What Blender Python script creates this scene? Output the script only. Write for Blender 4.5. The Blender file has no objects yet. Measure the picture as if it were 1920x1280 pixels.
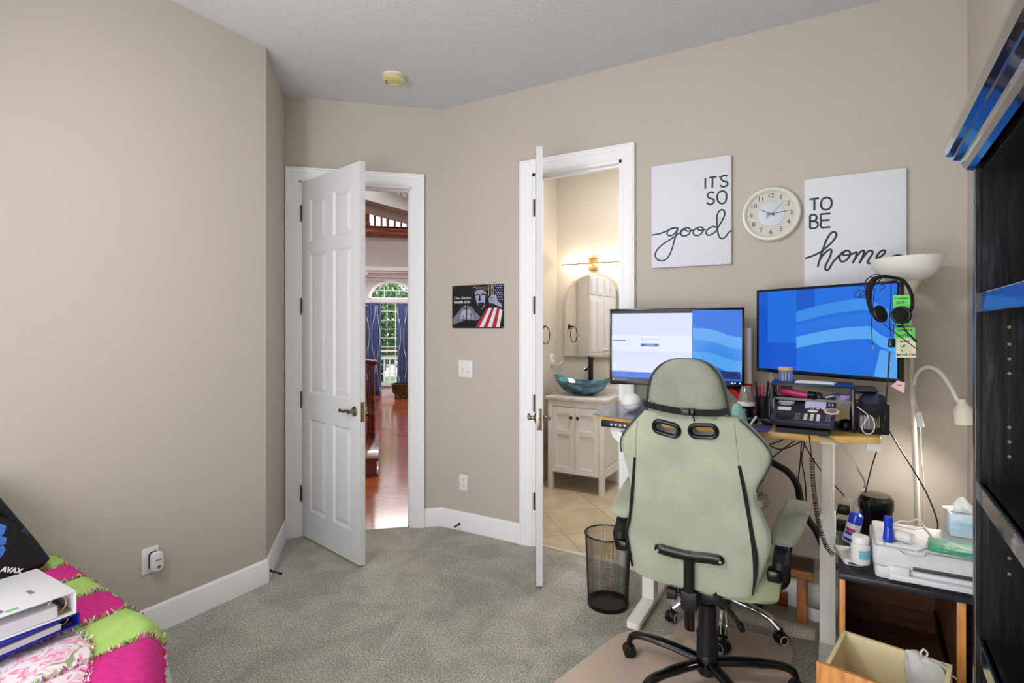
import bpy, bmesh, math, random
from mathutils import Vector, Matrix, noise
R = math.radians
random.seed(7)
C = bpy.context.scene.collection
# ---------------------------------------------------------------- camera, world, lights, exposure
CAM_H = 1.455
YAW = R(30)
cd = bpy.data.cameras.new('camera'); cam = bpy.data.objects.new('camera', cd); C.objects.link(cam)
cam.location = (0, 0, CAM_H); cam.rotation_euler = (R(90), 0, YAW)
cd.sensor_width = 36; cd.lens = 1025/1920*36; cd.shift_y = -27/1920; cd.clip_start = .02
bpy.context.scene.camera = cam
vs = bpy.context.scene.view_settings
vs.view_transform = 'Standard'; vs.look = 'None'; vs.gamma = 1; vs.use_curve_mapping = False
vs.exposure = 0.0
wd = bpy.data.worlds.new('sky'); bpy.context.scene.world = wd; wd.use_nodes = True
wd.node_tree.nodes['Background'].inputs[0].default_value = (.80, .89, 1, 1)
wd.node_tree.nodes['Background'].inputs[1].default_value = 1.5
def area(name, loc, target, sx, sy, power, col=(1, 1, 1)):
    l = bpy.data.lights.new(name, 'AREA'); l.shape = 'RECTANGLE'; l.size = sx; l.size_y = sy
    l.energy = power; l.color = col
    o = bpy.data.objects.new(name, l); C.objects.link(o); o.location = loc
    o.rotation_euler = (Vector(target)-Vector(loc)).to_track_quat('-Z', 'Y').to_euler()
    return o
area('window_daylight', (-1.1, -1.12, 1.35), (-1.1, 3, 1.2), 2.6, 2.1, 38, (1, 1, 1))
area('low_fill', (-.9, -1.12, .62), (-.6, 3, .35), 2.2, .7, 20, (1, .95, .88))  # added fill below the rear window, brightens the area under the desk
area('ceiling_fill', (-1.0, .55, 2.93), (-1.0, .55, 0), 1.2, 1.2, 9, (1, .97, .93))  # added overhead fill near the ceiling, no fixture modelled
area('bounced_flash', (-1.7, .25, 2.35), (-.6, 3.2, 1.3), .25, .25, 19, (1, .985, .97))
area('floor_bounce', (-1.0, .2, .25), (-1.0, .6, 3), 1.6, 1.2, 12, (1, .98, .96))
area('bath_overhead_fill', (-1.2, 3.95, 2.95), (-1.5, 4.1, 0), .8, .8, 29, (1, .965, .92))  # added overhead fill, brightens the bathroom and spills onto the carpet

# ---------------------------------------------------------------- measuring helpers
F = 1025; HZ = 613
def ray(u, v):
    a = (u-960)/F; c = (HZ-v)/F
    return (-math.sin(YAW)+a*math.cos(YAW), math.cos(YAW)+a*math.sin(YAW), c)
def gz(u, v, z=0.0):
    r = ray(u, v); t = (z-CAM_H)/r[2]; return Vector((r[0]*t, r[1]*t, z))
def gy(u, v, y):
    r = ray(u, v); t = y/r[1]; return Vector((r[0]*t, y, CAM_H+r[2]*t))
def gx(u, v, x):
    r = ray(u, v); t = x/r[0]; return Vector((x, r[1]*t, CAM_H+r[2]*t))
# ---------------------------------------------------------------- materials
MATS = {}
def mat(name, col, rough=.6, metal=0., noise_=.0, nscale=20, bump=0., bscale=200, emit=0., alpha=1., trans=0., coat=0., spec=.5, sheen=0., ior=1.45, stretch=None):
    if name in MATS: return MATS[name]
    m = bpy.data.materials.new(name); m.use_nodes = True; nt = m.node_tree; N = nt.nodes; L = nt.links
    b = N['Principled BSDF']
    c = tuple(((x/255)/12.92 if x/255 <= .04045 else ((x/255+.055)/1.055)**2.4) for x in col)
    b.inputs['Base Color'].default_value = (*c, 1)
    b.inputs['Roughness'].default_value = rough; b.inputs['Metallic'].default_value = metal
    b.inputs['IOR'].default_value = ior
    b.inputs['Alpha'].default_value = alpha; b.inputs['Transmission Weight'].default_value = trans
    b.inputs['Coat Weight'].default_value = coat; b.inputs['Specular IOR Level'].default_value = spec
    b.inputs['Sheen Weight'].default_value = sheen
    tc = N.new('ShaderNodeTexCoord'); mp = N.new('ShaderNodeMapping'); L.new(tc.outputs['Object'], mp.inputs['Vector'])
    if stretch: mp.inputs['Scale'].default_value = stretch
    if noise_:
        n = N.new('ShaderNodeTexNoise'); n.inputs['Scale'].default_value = nscale; n.inputs['Detail'].default_value = 4
        L.new(mp.outputs[0], n.inputs['Vector'])
        mx = N.new('ShaderNodeMix'); mx.data_type = 'RGBA'
        mx.inputs['A'].default_value = (*[x*(1-noise_) for x in c], 1); mx.inputs['B'].default_value = (*[min(1, x*(1+noise_)) for x in c], 1)
        L.new(n.outputs['Fac'], mx.inputs['Factor']); L.new(mx.outputs['Result'], b.inputs['Base Color'])
    if bump:
        n2 = N.new('ShaderNodeTexNoise'); n2.inputs['Scale'].default_value = bscale; n2.inputs['Detail'].default_value = 3
        L.new(mp.outputs[0], n2.inputs['Vector'])
        bp = N.new('ShaderNodeBump'); bp.inputs['Strength'].default_value = bump; bp.inputs['Distance'].default_value = .003
        L.new(n2.outputs['Fac'], bp.inputs['Height']); L.new(bp.outputs[0], b.inputs['Normal'])
    if emit:
        b.inputs['Emission Color'].default_value = (*c, 1); b.inputs['Emission Strength'].default_value = emit
    MATS[name] = m; return m
def ramp_mat(name, cols, tex, scale, rough=.5, stretch=(1, 1, 1), bump=0., detail=6, rot=(0, 0, 0), distortion=0., metal=0., coat=0., spec=.5, bdist=.002):
    m = bpy.data.materials.new(name); m.use_nodes = True; nt = m.node_tree; N = nt.nodes; L = nt.links
    b = N['Principled BSDF']; b.inputs['Roughness'].default_value = rough; b.inputs['Metallic'].default_value = metal
    b.inputs['Coat Weight'].default_value = coat; b.inputs['Specular IOR Level'].default_value = spec
    tc = N.new('ShaderNodeTexCoord'); mp = N.new('ShaderNodeMapping'); mp.inputs['Scale'].default_value = stretch; mp.inputs['Rotation'].default_value = rot
    L.new(tc.outputs['Object'], mp.inputs['Vector'])
    if tex == 'noise':
        t = N.new('ShaderNodeTexNoise'); t.inputs['Scale'].default_value = scale; t.inputs['Detail'].default_value = detail; t.inputs['Distortion'].default_value = distortion
    else:
        t = N.new('ShaderNodeTexWave'); t.inputs['Scale'].default_value = scale; t.inputs['Distortion'].default_value = distortion; t.inputs['Detail'].default_value = detail
    L.new(mp.outputs[0], t.inputs['Vector'])
    r = N.new('ShaderNodeValToRGB'); cr = r.color_ramp
    while len(cr.elements) < len(cols): cr.elements.new(.5)
    for e, (p, c) in zip(cr.elements, cols):
        e.position = p; e.color = (*[((x/255)/12.92 if x/255 <= .04045 else ((x/255+.055)/1.055)**2.4) for x in c], 1)
    L.new(t.outputs['Fac'], r.inputs['Fac']); L.new(r.outputs[0], b.inputs['Base Color'])
    if bump:
        bp = N.new('ShaderNodeBump'); bp.inputs['Strength'].default_value = bump; bp.inputs['Distance'].default_value = bdist
        L.new(t.outputs['Fac'], bp.inputs['Height']); L.new(bp.outputs[0], b.inputs['Normal'])
    MATS[name] = m; return m
wallm = mat('wall_paint', (194, 186, 176), .75, noise_=.035, nscale=1.3, bump=.25, bscale=140)
ceilm = mat('ceiling_paint', (206, 208, 210), .9, noise_=.03, nscale=2, bump=1., bscale=55)
white = mat('white_trim', (246, 246, 249), .35)
doorm = mat('door_paint', (220, 221, 223), .4)
nickel = mat('antique_nickel', (150, 142, 128), .3, metal=1)
darknick = mat('dark_nickel', (104, 100, 92), .4, metal=1)
black = mat('black_plastic', (20, 20, 24), .4)
blackgl = mat('black_gloss', (10, 10, 12), .22)
blackmat = mat('black_matte', (14, 14, 17), .8)
whitep = mat('white_plastic', (232, 232, 232), .4)
chrome = mat('chrome', (215, 215, 220), .12, metal=1)
greyp = mat('grey_plastic', (120, 120, 122), .5)
# carpet
m = bpy.data.materials.new('carpet'); m.use_nodes = True; N = m.node_tree.nodes; L = m.node_tree.links
b = N['Principled BSDF']; b.inputs['Roughness'].default_value = .95; b.inputs['Specular IOR Level'].default_value = .1
tc = N.new('ShaderNodeTexCoord')
n1 = N.new('ShaderNodeTexNoise'); n1.inputs['Scale'].default_value = 120; n1.inputs['Detail'].default_value = 6; n1.inputs['Roughness'].default_value = .75
n2 = N.new('ShaderNodeTexNoise'); n2.inputs['Scale'].default_value = 5; n2.inputs['Detail'].default_value = 5; n2.inputs['Distortion'].default_value = .6
for n in (n1, n2): L.new(tc.outputs['Object'], n.inputs['Vector'])
r1 = N.new('ShaderNodeValToRGB'); r1.color_ramp.elements[0].position = .36; r1.color_ramp.elements[1].position = .62
r1.color_ramp.elements[0].color = (.24, .23, .19, 1); r1.color_ramp.elements[1].color = (1, .965, .86, 1)
L.new(n1.outputs['Fac'], r1.inputs['Fac'])
r2 = N.new('ShaderNodeValToRGB'); r2.color_ramp.elements[0].position = .38; r2.color_ramp.elements[1].position = .6
r2.color_ramp.elements[0].color = (.80, .80, .79, 1); r2.color_ramp.elements[1].color = (1, 1, 1, 1)
L.new(n2.outputs['Fac'], r2.inputs['Fac'])
mx = N.new('ShaderNodeMix'); mx.data_type = 'RGBA'; mx.blend_type = 'MULTIPLY'; mx.inputs['Factor'].default_value = 1
L.new(r1.outputs[0], mx.inputs['A']); L.new(r2.outputs[0], mx.inputs['B']); L.new(mx.outputs['Result'], b.inputs['Base Color'])
bp = N.new('ShaderNodeBump'); bp.inputs['Strength'].default_value = 1; bp.inputs['Distance'].default_value = .012
L.new(n1.outputs['Fac'], bp.inputs['Height']); L.new(bp.outputs[0], b.inputs['Normal']); MATS['carpet'] = m
def brick_mat(name, c1, c2, cm, bw, rh, mortar, rot, rough, ns=14, coat=0., offs=.5, bump=.3):
    m = bpy.data.materials.new(name); m.use_nodes = True; N = m.node_tree.nodes; L = m.node_tree.links
    b = N['Principled BSDF']; b.inputs['Roughness'].default_value = rough; b.inputs['Coat Weight'].default_value = coat; b.inputs['Coat Roughness'].default_value = .12
    tc = N.new('ShaderNodeTexCoord'); mp = N.new('ShaderNodeMapping'); mp.inputs['Rotation'].default_value = (0, 0, rot)
    L.new(tc.outputs['Object'], mp.inputs['Vector'])
    t = N.new('ShaderNodeTexBrick'); t.inputs['Scale'].default_value = 1; t.offset = offs
    cc = lambda c: (*[((x/255)/12.92 if x/255 <= .04045 else ((x/255+.055)/1.055)**2.4) for x in c], 1)
    t.inputs['Color1'].default_value = cc(c1); t.inputs['Color2'].default_value = cc(c2); t.inputs['Mortar'].default_value = cc(cm)
    t.inputs['Mortar Size'].default_value = mortar; t.inputs['Brick Width'].default_value = bw; t.inputs['Row Height'].default_value = rh
    L.new(mp.outputs[0], t.inputs['Vector'])
    n = N.new('ShaderNodeTexNoise'); n.inputs['Scale'].default_value = ns; n.inputs['Detail'].default_value = 6
    L.new(mp.outputs[0], n.inputs['Vector'])
    r = N.new('ShaderNodeValToRGB'); r.color_ramp.elements[0].position = .3; r.color_ramp.elements[1].position = .7
    r.color_ramp.elements[0].color = (.7, .7, .7, 1); L.new(n.outputs['Fac'], r.inputs['Fac'])
    mx = N.new('ShaderNodeMix'); mx.data_type = 'RGBA'; mx.blend_type = 'MULTIPLY'; mx.inputs['Factor'].default_value = 1
    L.new(t.outputs['Color'], mx.inputs['A']); L.new(r.outputs[0], mx.inputs['B']); L.new(mx.outputs['Result'], b.inputs['Base Color'])
    bp = N.new('ShaderNodeBump'); bp.inputs['Strength'].default_value = bump; bp.inputs['Distance'].default_value = .002
    inv = N.new('ShaderNodeMath'); inv.operation = 'SUBTRACT'; inv.inputs[0].default_value = 1; L.new(t.outputs['Fac'], inv.inputs[1])
    L.new(inv.outputs[0], bp.inputs['Height']); L.new(bp.outputs[0], b.inputs['Normal'])
    MATS[name] = m; return m

# ---------------------------------------------------------------- mesh helpers
class B:
    def __init__(s): s.bm = bmesh.new(); s.mi = 0
    def _merge(s, t, M=None):
        if M is not None: bmesh.ops.transform(t, matrix=M, verts=t.verts)
        d = {}
        for v in t.verts: d[v] = s.bm.verts.new(v.co)
        for f in t.faces:
            try: nf = s.bm.faces.new([d[v] for v in f.verts]); nf.material_index = s.mi
            except ValueError: pass
        t.free(); return s
    def box(s, c, size, rot=None, bev=0, seg=2):
        t = bmesh.new(); bmesh.ops.create_cube(t, size=1)
        bmesh.ops.scale(t, vec=size, verts=t.verts)
        if bev: bmesh.ops.bevel(t, geom=t.edges[:], offset=min(bev, min(size)*.49), segments=seg, affect='EDGES', profile=.5)
        M = Matrix.Translation(c)
        if rot is not None: M = M @ (rot.to_4x4() if hasattr(rot, 'to_4x4') else Matrix.Rotation(rot, 4, 'Z'))
        return s._merge(t, M)
    def bb(s, x0, x1, y0, y1, z0, z1, bev=0, seg=2):
        return s.box(((x0+x1)/2, (y0+y1)/2, (z0+z1)/2), (abs(x1-x0), abs(y1-y0), abs(z1-z0)), None, bev, seg)
    def cyl(s, p0, p1, r0, r1=None, n=20, cap=True):
        return s.tube([p0, p1], [r0, r0 if r1 is None else r1], n, caps=cap)
    def loft(s, rings, closed=False, caps=True, loop=True):
        bm = s.bm; V = [[bm.verts.new(p) for p in r] for r in rings]; n = len(V[0]); k = len(V)
        for i in range(k if closed else k-1):
            a, b_ = V[i], V[(i+1) % k]
            for j in range(n if loop else n-1):
                f = bm.faces.new((a[j], a[(j+1) % n], b_[(j+1) % n], b_[j])); f.material_index = s.mi
        if caps and not closed and loop:
            for r in (V[0][::-1], V[-1]):
                try: f = bm.faces.new(r); f.material_index = s.mi
                except ValueError: pass
        return s
    def tube(s, path, r, n=8, closed=False, caps=True, flat=None):
        P = [Vector(p) for p in path]; k = len(P)
        rr = r if isinstance(r, (list, tuple)) else [r]*k
        T = []
        for i in range(k):
            if closed: d = P[(i+1) % k]-P[i-1]
            else: d = P[min(i+1, k-1)]-P[max(i-1, 0)]
            T.append(d.normalized() if d.length > 1e-9 else Vector((0, 0, 1)))
        up = Vector((0, 0, 1)) if abs(T[0].z) < .9 else Vector((0, 1, 0))
        if flat is not None: up = Vector(flat[0])
        nrm = (up-T[0]*up.dot(T[0])).normalized(); rings = []
        for i in range(k):
            nrm = ((up if flat is not None else nrm)-T[i]*(up if flat is not None else nrm).dot(T[i])).normalized(); bn = T[i].cross(nrm)
            fz = flat[1] if flat is not None else 1
            rings.append([P[i]+(nrm*math.cos(a)*fz+bn*math.sin(a))*rr[i] for a in [2*math.pi*j/n for j in range(n)]])
        return s.loft(rings, closed, caps)
    def lathe(s, prof, n=32, c=(0, 0, 0), M=None, caps=False):
        c = Vector(c); rings = []
        for r, z in prof:
            ring = [Vector((r*math.cos(2*math.pi*j/n), r*math.sin(2*math.pi*j/n), z)) for j in range(n)]
            rings.append([(M @ p if M is not None else p)+c for p in ring])
        return s.loft(rings, caps=caps)
    def prism(s, pts, z0, z1, M=None, bev=0):
        t = bmesh.new(); vs_ = [t.verts.new((x, y, z0)) for x, y in pts]; f = t.faces.new(vs_)
        e = bmesh.ops.extrude_face_region(t, geom=[f]); vv = [g for g in e['geom'] if isinstance(g, bmesh.types.BMVert)]
        bmesh.ops.translate(t, vec=(0, 0, z1-z0), verts=vv)
        bmesh.ops.recalc_face_normals(t, faces=t.faces)
        if bev: bmesh.ops.bevel(t, geom=t.edges[:], offset=bev, segments=2, affect='EDGES', profile=.5)
        return s._merge(t, M)
    def sphere(s, c, r, sc=(1, 1, 1), n=20, M=None):
        t = bmesh.new(); bmesh.ops.create_uvsphere(t, u_segments=n, v_segments=max(8, n*2//3), radius=r)
        bmesh.ops.scale(t, vec=sc, verts=t.verts)
        return s._merge(t, Matrix.Translation(c) @ (M.to_4x4() if M is not None else Matrix()))
    def text(s, txt, size, M, depth=.0004, align='CENTER', shear=0, bold=0):
        cu = bpy.data.curves.new('t', 'FONT'); cu.body = txt; cu.size = size; cu.extrude = depth; cu.align_x = align; cu.align_y = 'CENTER'; cu.shear = shear; cu.offset = bold
        cu.resolution_u = 3
        o = bpy.data.objects.new('t', cu); C.objects.link(o)
        bpy.context.view_layer.update()
        me = bpy.data.meshes.new_from_object(o.evaluated_get(bpy.context.evaluated_depsgraph_get()))
        t = bmesh.new(); t.from_mesh(me); bpy.data.objects.remove(o); bpy.data.curves.remove(cu); bpy.data.meshes.remove(me)
        return s._merge(t, M)
    def build(s, name, m, parent=None, loc=None, smooth=35, weld=False):
        bm = s.bm
        if weld: bmesh.ops.remove_doubles(bm, verts=bm.verts, dist=1e-5)
        bmesh.ops.recalc_face_normals(bm, faces=bm.faces)
        if smooth:
            for f in bm.faces: f.smooth = True
            for e in bm.edges:
                if len(e.link_faces) == 2 and e.calc_face_angle(0) > R(smooth): e.smooth = False
        me = bpy.data.meshes.new(name); bm.to_mesh(me); bm.free()
        for k in (m if isinstance(m, list) else [m]): me.materials.append(k)
        o = bpy.data.objects.new(name, me); C.objects.link(o)
        if parent is not None: o.parent = parent
        if loc is not None: o.location = loc
        return o
def thing(name, label, cat, loc=(0, 0, 0), rz=0, group=None):
    o = bpy.data.objects.new(name, None); C.objects.link(o); o.location = loc; o.rotation_euler = (0, 0, rz)
    o.empty_display_size = .05
    o['label'] = label; o['category'] = cat
    if group: o['group'] = group
    return o
def tag(o, label, cat, group=None):
    o['label'] = label; o['category'] = cat
    if group: o['group'] = group
    return o
def struct(o): o['kind'] = 'structure'; return o
def sm(pts, k=6, closed=False):
    P = [Vector(p) for p in pts]; n = len(P); out = []
    for i in range(n if closed else n-1):
        a = P[(i-1) % n] if (closed or i > 0) else P[0]*2-P[1]
        b_ = P[i]; c = P[(i+1) % n]
        d = P[(i+2) % n] if (closed or i+2 < n) else P[-1]*2-P[-2]
        for j in range(k):
            t = j/k
            out.append(.5*((2*b_)+(c-a)*t+(2*a-5*b_+4*c-d)*t*t+(3*b_-a-3*c+d)*t**3))
    if not closed: out.append(P[-1].copy())
    return out
def origin(o, loc):
    """put the origin of a one-mesh thing at loc, leaving the mesh where it is"""
    me = o.data; me.transform(Matrix.Translation(-Vector(loc))); o.location = loc; return o
# ---------------------------------------------------------------- room shell
XL, YB, XR, YN, ZC = -2.775, 3.22, .555, -1.25, 3.05
PA = Vector((XL, 2.0, 0)); PB = Vector((-3.25, 2.49, 0)); PC = Vector((-2.455, YB, 0))
DU = (PC-PB).normalized(); DN = Vector((-DU.y, DU.x, 0)); DANG = math.atan2(DU.y, DU.x)
def HT(s, t, z=0): return PB+DU*s+DN*t+Vector((0, 0, z))
MD = Matrix.Translation(PB) @ Matrix.Rotation(DANG, 4, 'Z')      # diagonal wall frame: x along, y outwards
fl = B(); fl.prism([(XR, YN), (XR, YB+.03), (PC.x, YB+.03), (PB.x-.02, PB.y+.03), (XL-.02, 2.0), (XL, YN)], -.02, 0)
# carpet runs into both doorways a little
struct(fl.build('floor', MATS['carpet'], smooth=0))
c = B(); c.prism([(XR+.1, YN-.1), (XR+.1, YB+.1), (PC.x-.05, YB+.1), (PB.x-.1, PB.y+.02), (XL-.1, 2.0), (XL-.1, YN-.1)], ZC, ZC+.05); struct(c.build('ceiling', ceilm, smooth=0))
w = B(); w.bb(XL-.1, XL, YN, 2.0, 0, ZC); struct(w.build('wall_left', wallm, smooth=0))
T = .12
w = B(); dv = (PB-PA).normalized(); nv = Vector((dv.y, -dv.x, 0))
nv = nv if nv.x < 0 else -nv
q = [PA, PB, PB+nv*.1, PA+nv*.1]; w.prism([(p.x, p.y) for p in q], 0, ZC); struct(w.build('wall_corner', wallm, smooth=0))
# diagonal wall with the hall doorway
LD = (PC-PB).length; D0, D1, DH = .09, .865, 2.475
w = B(); w.bb(-.02, D0, 0, T, 0, ZC); w.bb(D1, LD+.02, 0, T, 0, ZC); w.bb(D0, D1, 0, T, DH, ZC)
o = w.build('wall_hall_side', wallm, smooth=0); o.matrix_world = MD; struct(o)
B0, B1 = -1.70, -1.085
w = B(); w.bb(PC.x-.04, B0, YB, YB+T, 0, ZC); w.bb(B1, XR+.1, YB, YB+T, 0, ZC); w.bb(B0, B1, YB, YB+T, DH, ZC)
struct(w.build('wall_back', wallm, smooth=0))
w = B(); w.bb(XR, XR+.1, YN, YB, 0, ZC); struct(w.build('wall_right', wallm, smooth=0))
w = B(); w.bb(XL, -2.5, YN-.1, YN, 0, ZC); w.bb(.3, XR, YN-.1, YN, 0, ZC); w.bb(-2.5, .3, YN-.1, YN, 0, .75); w.bb(-2.5, .3, YN-.1, YN, 2.45, ZC)
struct(w.build('wall_rear', wallm, smooth=0))
w = B()
for x in (-2.5, -1.1, .3): w.bb(x-.03, x+.03, YN-.08, YN-.02, .75, 2.45)
for z in (.75, 1.6, 2.45): w.bb(-2.5, .3, YN-.08, YN-.02, z-.03, z+.03)
struct(w.build('window_1', white, smooth=0))
# casings: stepped profile swept round each doorway
def casing(name, x0, x1, h, M, wdt=.085, T=T, both=True):
    b = B(); prof = [(0, .010), (.012, .016), (.050, .016), (.056, .022), (.070, .024), (.076, .030), (wdt, .030), (wdt, 0), (0, 0)]
    def frame(sign, y0):
        rings = []
        for (cx, cz, dx, dz) in ((x0, 0, -1, 0), (x0, h, -1, 1), (x1, h, 1, 1), (x1, 0, 1, 0)):
            rings.append([(cx+dx*a, y0+sign*d, cz+dz*a) for a, d in prof])
        b.loft(rings)
    frame(-1, 0)
    if both: frame(1, T)
    b.bb(x0-.002, x0+.018, -.002, T+.002, 0, h); b.bb(x1-.018, x1+.002, -.002, T+.002, 0, h); b.bb(x0, x1, -.002, T+.002, h-.018, h+.002)
    b.bb(x0+.018, x0+.03, .045, .075, 0, h-.018); b.bb(x1-.03, x1-.018, .045, .075, 0, h-.018); b.bb(x0+.018, x1-.018, .045, .075, h-.03, h-.018)
    o = b.build(name, white, smooth=20); o.matrix_world = M; return struct(o)
casing('trim_1', D0, D1, DH, MD)
casing('trim_2', B0, B1, DH, Matrix.Translation((0, YB, 0)))
def baseboard(name, p0, p1, inward, m0=0, m1=0):
    """moulded baseboard from p0 to p1; m0, m1 lengthen its face at the ends for mitres"""
    p0, p1, n = Vector(p0), Vector(p1), Vector(inward); d = (p1-p0).normalized(); b = B()
    prof = [(0, 0), (.016, 0), (.016, .095), (.013, .105), (.012, .118), (.006, .130), (0, .132)]
    rings = [[p0+n*a-d*(a*m0)+Vector((0, 0, z)) for a, z in prof], [p1+n*a+d*(a*m1)+Vector((0, 0, z)) for a, z in prof]]
    b.loft(rings); return struct(b.build(name, white, smooth=20))
baseboard('baseboard_left', (XL, YN, 0), (XL, 2.0, 0), (1, 0, 0), 0, .4)
baseboard('baseboard_corner', PA, PB, -nv, .4, 0)
baseboard('baseboard_hall_side', HT(D1+.085, 0), PC, -DN, 0, -.4)
baseboard('baseboard_back', PC, (B0-.085, YB, 0), (0, -1, 0), -.4, 0)
baseboard('baseboard_desk', (B1+.085, YB, 0), (XR, YB, 0), (0, -1, 0), 0, -1)
baseboard('baseboard_right', (XR, YB, 0), (XR, YN, 0), (-1, 0, 0), -1, 0)

# ---------------------------------------------------------------- doors (six raised panels, eight feet tall)
def door(name, width, M, swing_note, lever_dir):
    t = .036; z0, z1 = .012, 2.46
    st, mid = .105, .095
    rows = [(.20, .83), (1.005, 1.955), (2.035, 2.33)]
    b = B(); b.bb(0, st, 0, t, z0, z1); b.bb(width-st, width, 0, t, z0, z1)
    cw = (width-2*st-mid)/2
    b.bb(st+cw, st+cw+mid, 0, t, z0, z1)
    zz = [z0]+[v for r_ in rows for v in r_]+[z1]
    for i in range(0, len(zz), 2):
        b.bb(st, st+cw, 0, t, zz[i], zz[i+1]); b.bb(st+cw+mid, width-st, 0, t, zz[i], zz[i+1])
    for (a, c_) in rows:
        for x0 in (st, st+cw+mid):
            x1 = x0+cw
            b.bb(x0, x1, .013, t-.013, a, c_)
            for sgn, y0, yc, ye in ((1, 0, .010, .003), (-1, t, t-.010, t-.003)):
                # sloped moulding then raised field
                r0 = [(x0, y0, a), (x1, y0, a), (x1, y0, c_), (x0, y0, c_)]
                k = .016; r1 = [(x0+k, yc+.002*sgn, a+k), (x1-k, yc+.002*sgn, a+k), (x1-k, yc+.002*sgn, c_-k), (x0+k, yc+.002*sgn, c_-k)]
                k2 = .024; r2 = [(x0+k2, yc, a+k2), (x1-k2, yc, a+k2), (x1-k2, yc, c_-k2), (x0+k2, yc, c_-k2)]
                k3 = .045; r3 = [(x0+k3, ye, a+k3), (x1-k3, ye, a+k3), (x1-k3, ye, c_-k3), (x0+k3, ye, c_-k3)]
                b.loft([r0, r1, r2, r3], caps=False); b.bm.faces.new([b.bm.verts.new(p) for p in r3])
    o = b.build(name, doorm, smooth=15); o.matrix_world = M; struct(o)
    for side in (-1, 1):
        h = B(); x = width-.06; y = 0 if side < 0 else t; z = .94
        Mr = Matrix.Rotation(R(90)*(1 if side < 0 else -1), 4, 'X')
        h.lathe([(0, 0), (.031, 0), (.031, .004), (.024, .009), (.013, .012), (.011, .028), (.014, .032), (.014, .044), (0, .047)], 24, (x, y, z), Mr)
        yy = y+side*.040
        h.tube(sm([(x, yy, z), (x-.03, yy, z+.004), (x-.07, yy, z-.004), (x-.105, yy, z+.004), (x-.118, yy-.004*side, z-.012)], 5), [.011]*6+[.009]*8+[.0075]*6+[.005], 10)
        h.build('door_handle', nickel, o)
    l = B(); l.bb(width-.0005, width+.0015, .005, t-.005, .88, 1.0, bev=.0005); l.cyl((width, t/2, .94), (width+.010, t/2, .94), .008, .006, 10)
    l.build('latch_plate', mat('brass', (176, 150, 92), .3, metal=1) if name == 'door_1' else nickel, o)
    for z in (.30, .95, 1.60, 2.245):
        g = B(); g.cyl((-.004, -.006, z-.05), (-.004, -.006, z+.05), .0065, n=10); g.bb(-.004, .004, .0, .030, z-.045, z+.045); g.sphere((-.004, -.006, z+.054), .006, n=8); g.sphere((-.004, -.006, z-.054), .006, n=8)
        g.build('hinge', darknick, o)
    return o
# hall door: hinged on the left jamb, leaf swings into the room
hp = HT(D0+.022, -.006); fp = Vector((-2.465, 2.405, 0)); a1 = math.atan2(fp.y-hp.y, fp.x-hp.x)
door('door_1', .735, Matrix.Translation((hp.x, hp.y, 0)) @ Matrix.Rotation(a1, 4, 'Z') @ Matrix.Translation((0, -.0, 0)), '', 1)
hp2 = Vector((B0+.022, YB-.008, 0)); fp2 = Vector((-1.418, 2.727, 0)); a2 = math.atan2(fp2.y-hp2.y, fp2.x-hp2.x)
door('door_2', .575, Matrix.Translation((hp2.x, hp2.y, 0)) @ Matrix.Rotation(a2, 4, 'Z'), '', 1)
# strike plate on the hall jamb
b = B(); b.bb(D1-.0195, D1-.0175, .012, .038, .90, .99); o = b.build('strike_plate', nickel); o.matrix_world = MD; tag(o, 'small metal strike plate on the right jamb of hall doorway', 'strike plate')

# ---------------------------------------------------------------- bathroom beyond the right doorway
BX0, BX1, BY0, BY1, BZ = -2.345, -.55, YB+T, 4.96, 3.05
tile = brick_mat('bath_tile', (222, 206, 176), (212, 194, 164), (186, 168, 142), .45, .45, .006, R(45), .28, 5, offs=0)
bw = mat('bath_wall', (204, 197, 186), .7, noise_=.03, nscale=2, bump=.2, bscale=140)
b = B(); b.bb(BX0, BX1, YB+.03, BY1, -.02, .002); struct(b.build('floor_bathroom', tile, smooth=0))
b = B(); b.bb(BX0-.1, BX0, BY0, BY1, 0, BZ); struct(b.build('wall_bathroom_left', bw, smooth=0))
b = B(); b.bb(BX0-.1, BX1+.1, BY1, BY1+.1, 0, BZ); struct(b.build('wall_bathroom_back', bw, smooth=0))
b = B(); b.bb(BX1, BX1+.1, BY0, BY1, 0, BZ); struct(b.build('wall_bathroom_right', bw, smooth=0))
b = B(); b.bb(BX0-.1, BX1+.1, BY0, BY1+.1, BZ, BZ+.05); struct(b.build('ceiling_bathroom', white, smooth=0))
b = B(); b.bb(B0, B1, YB+.012, YB+.05, -.01, .006, bev=.003); struct(b.build('trim_3', mat('marble_sill', (214, 206, 190), .3, noise_=.08)))
baseboard('baseboard_bathroom', (BX0, BY1, 0), (BX1, BY1, 0), (0, -1, 0))
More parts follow.
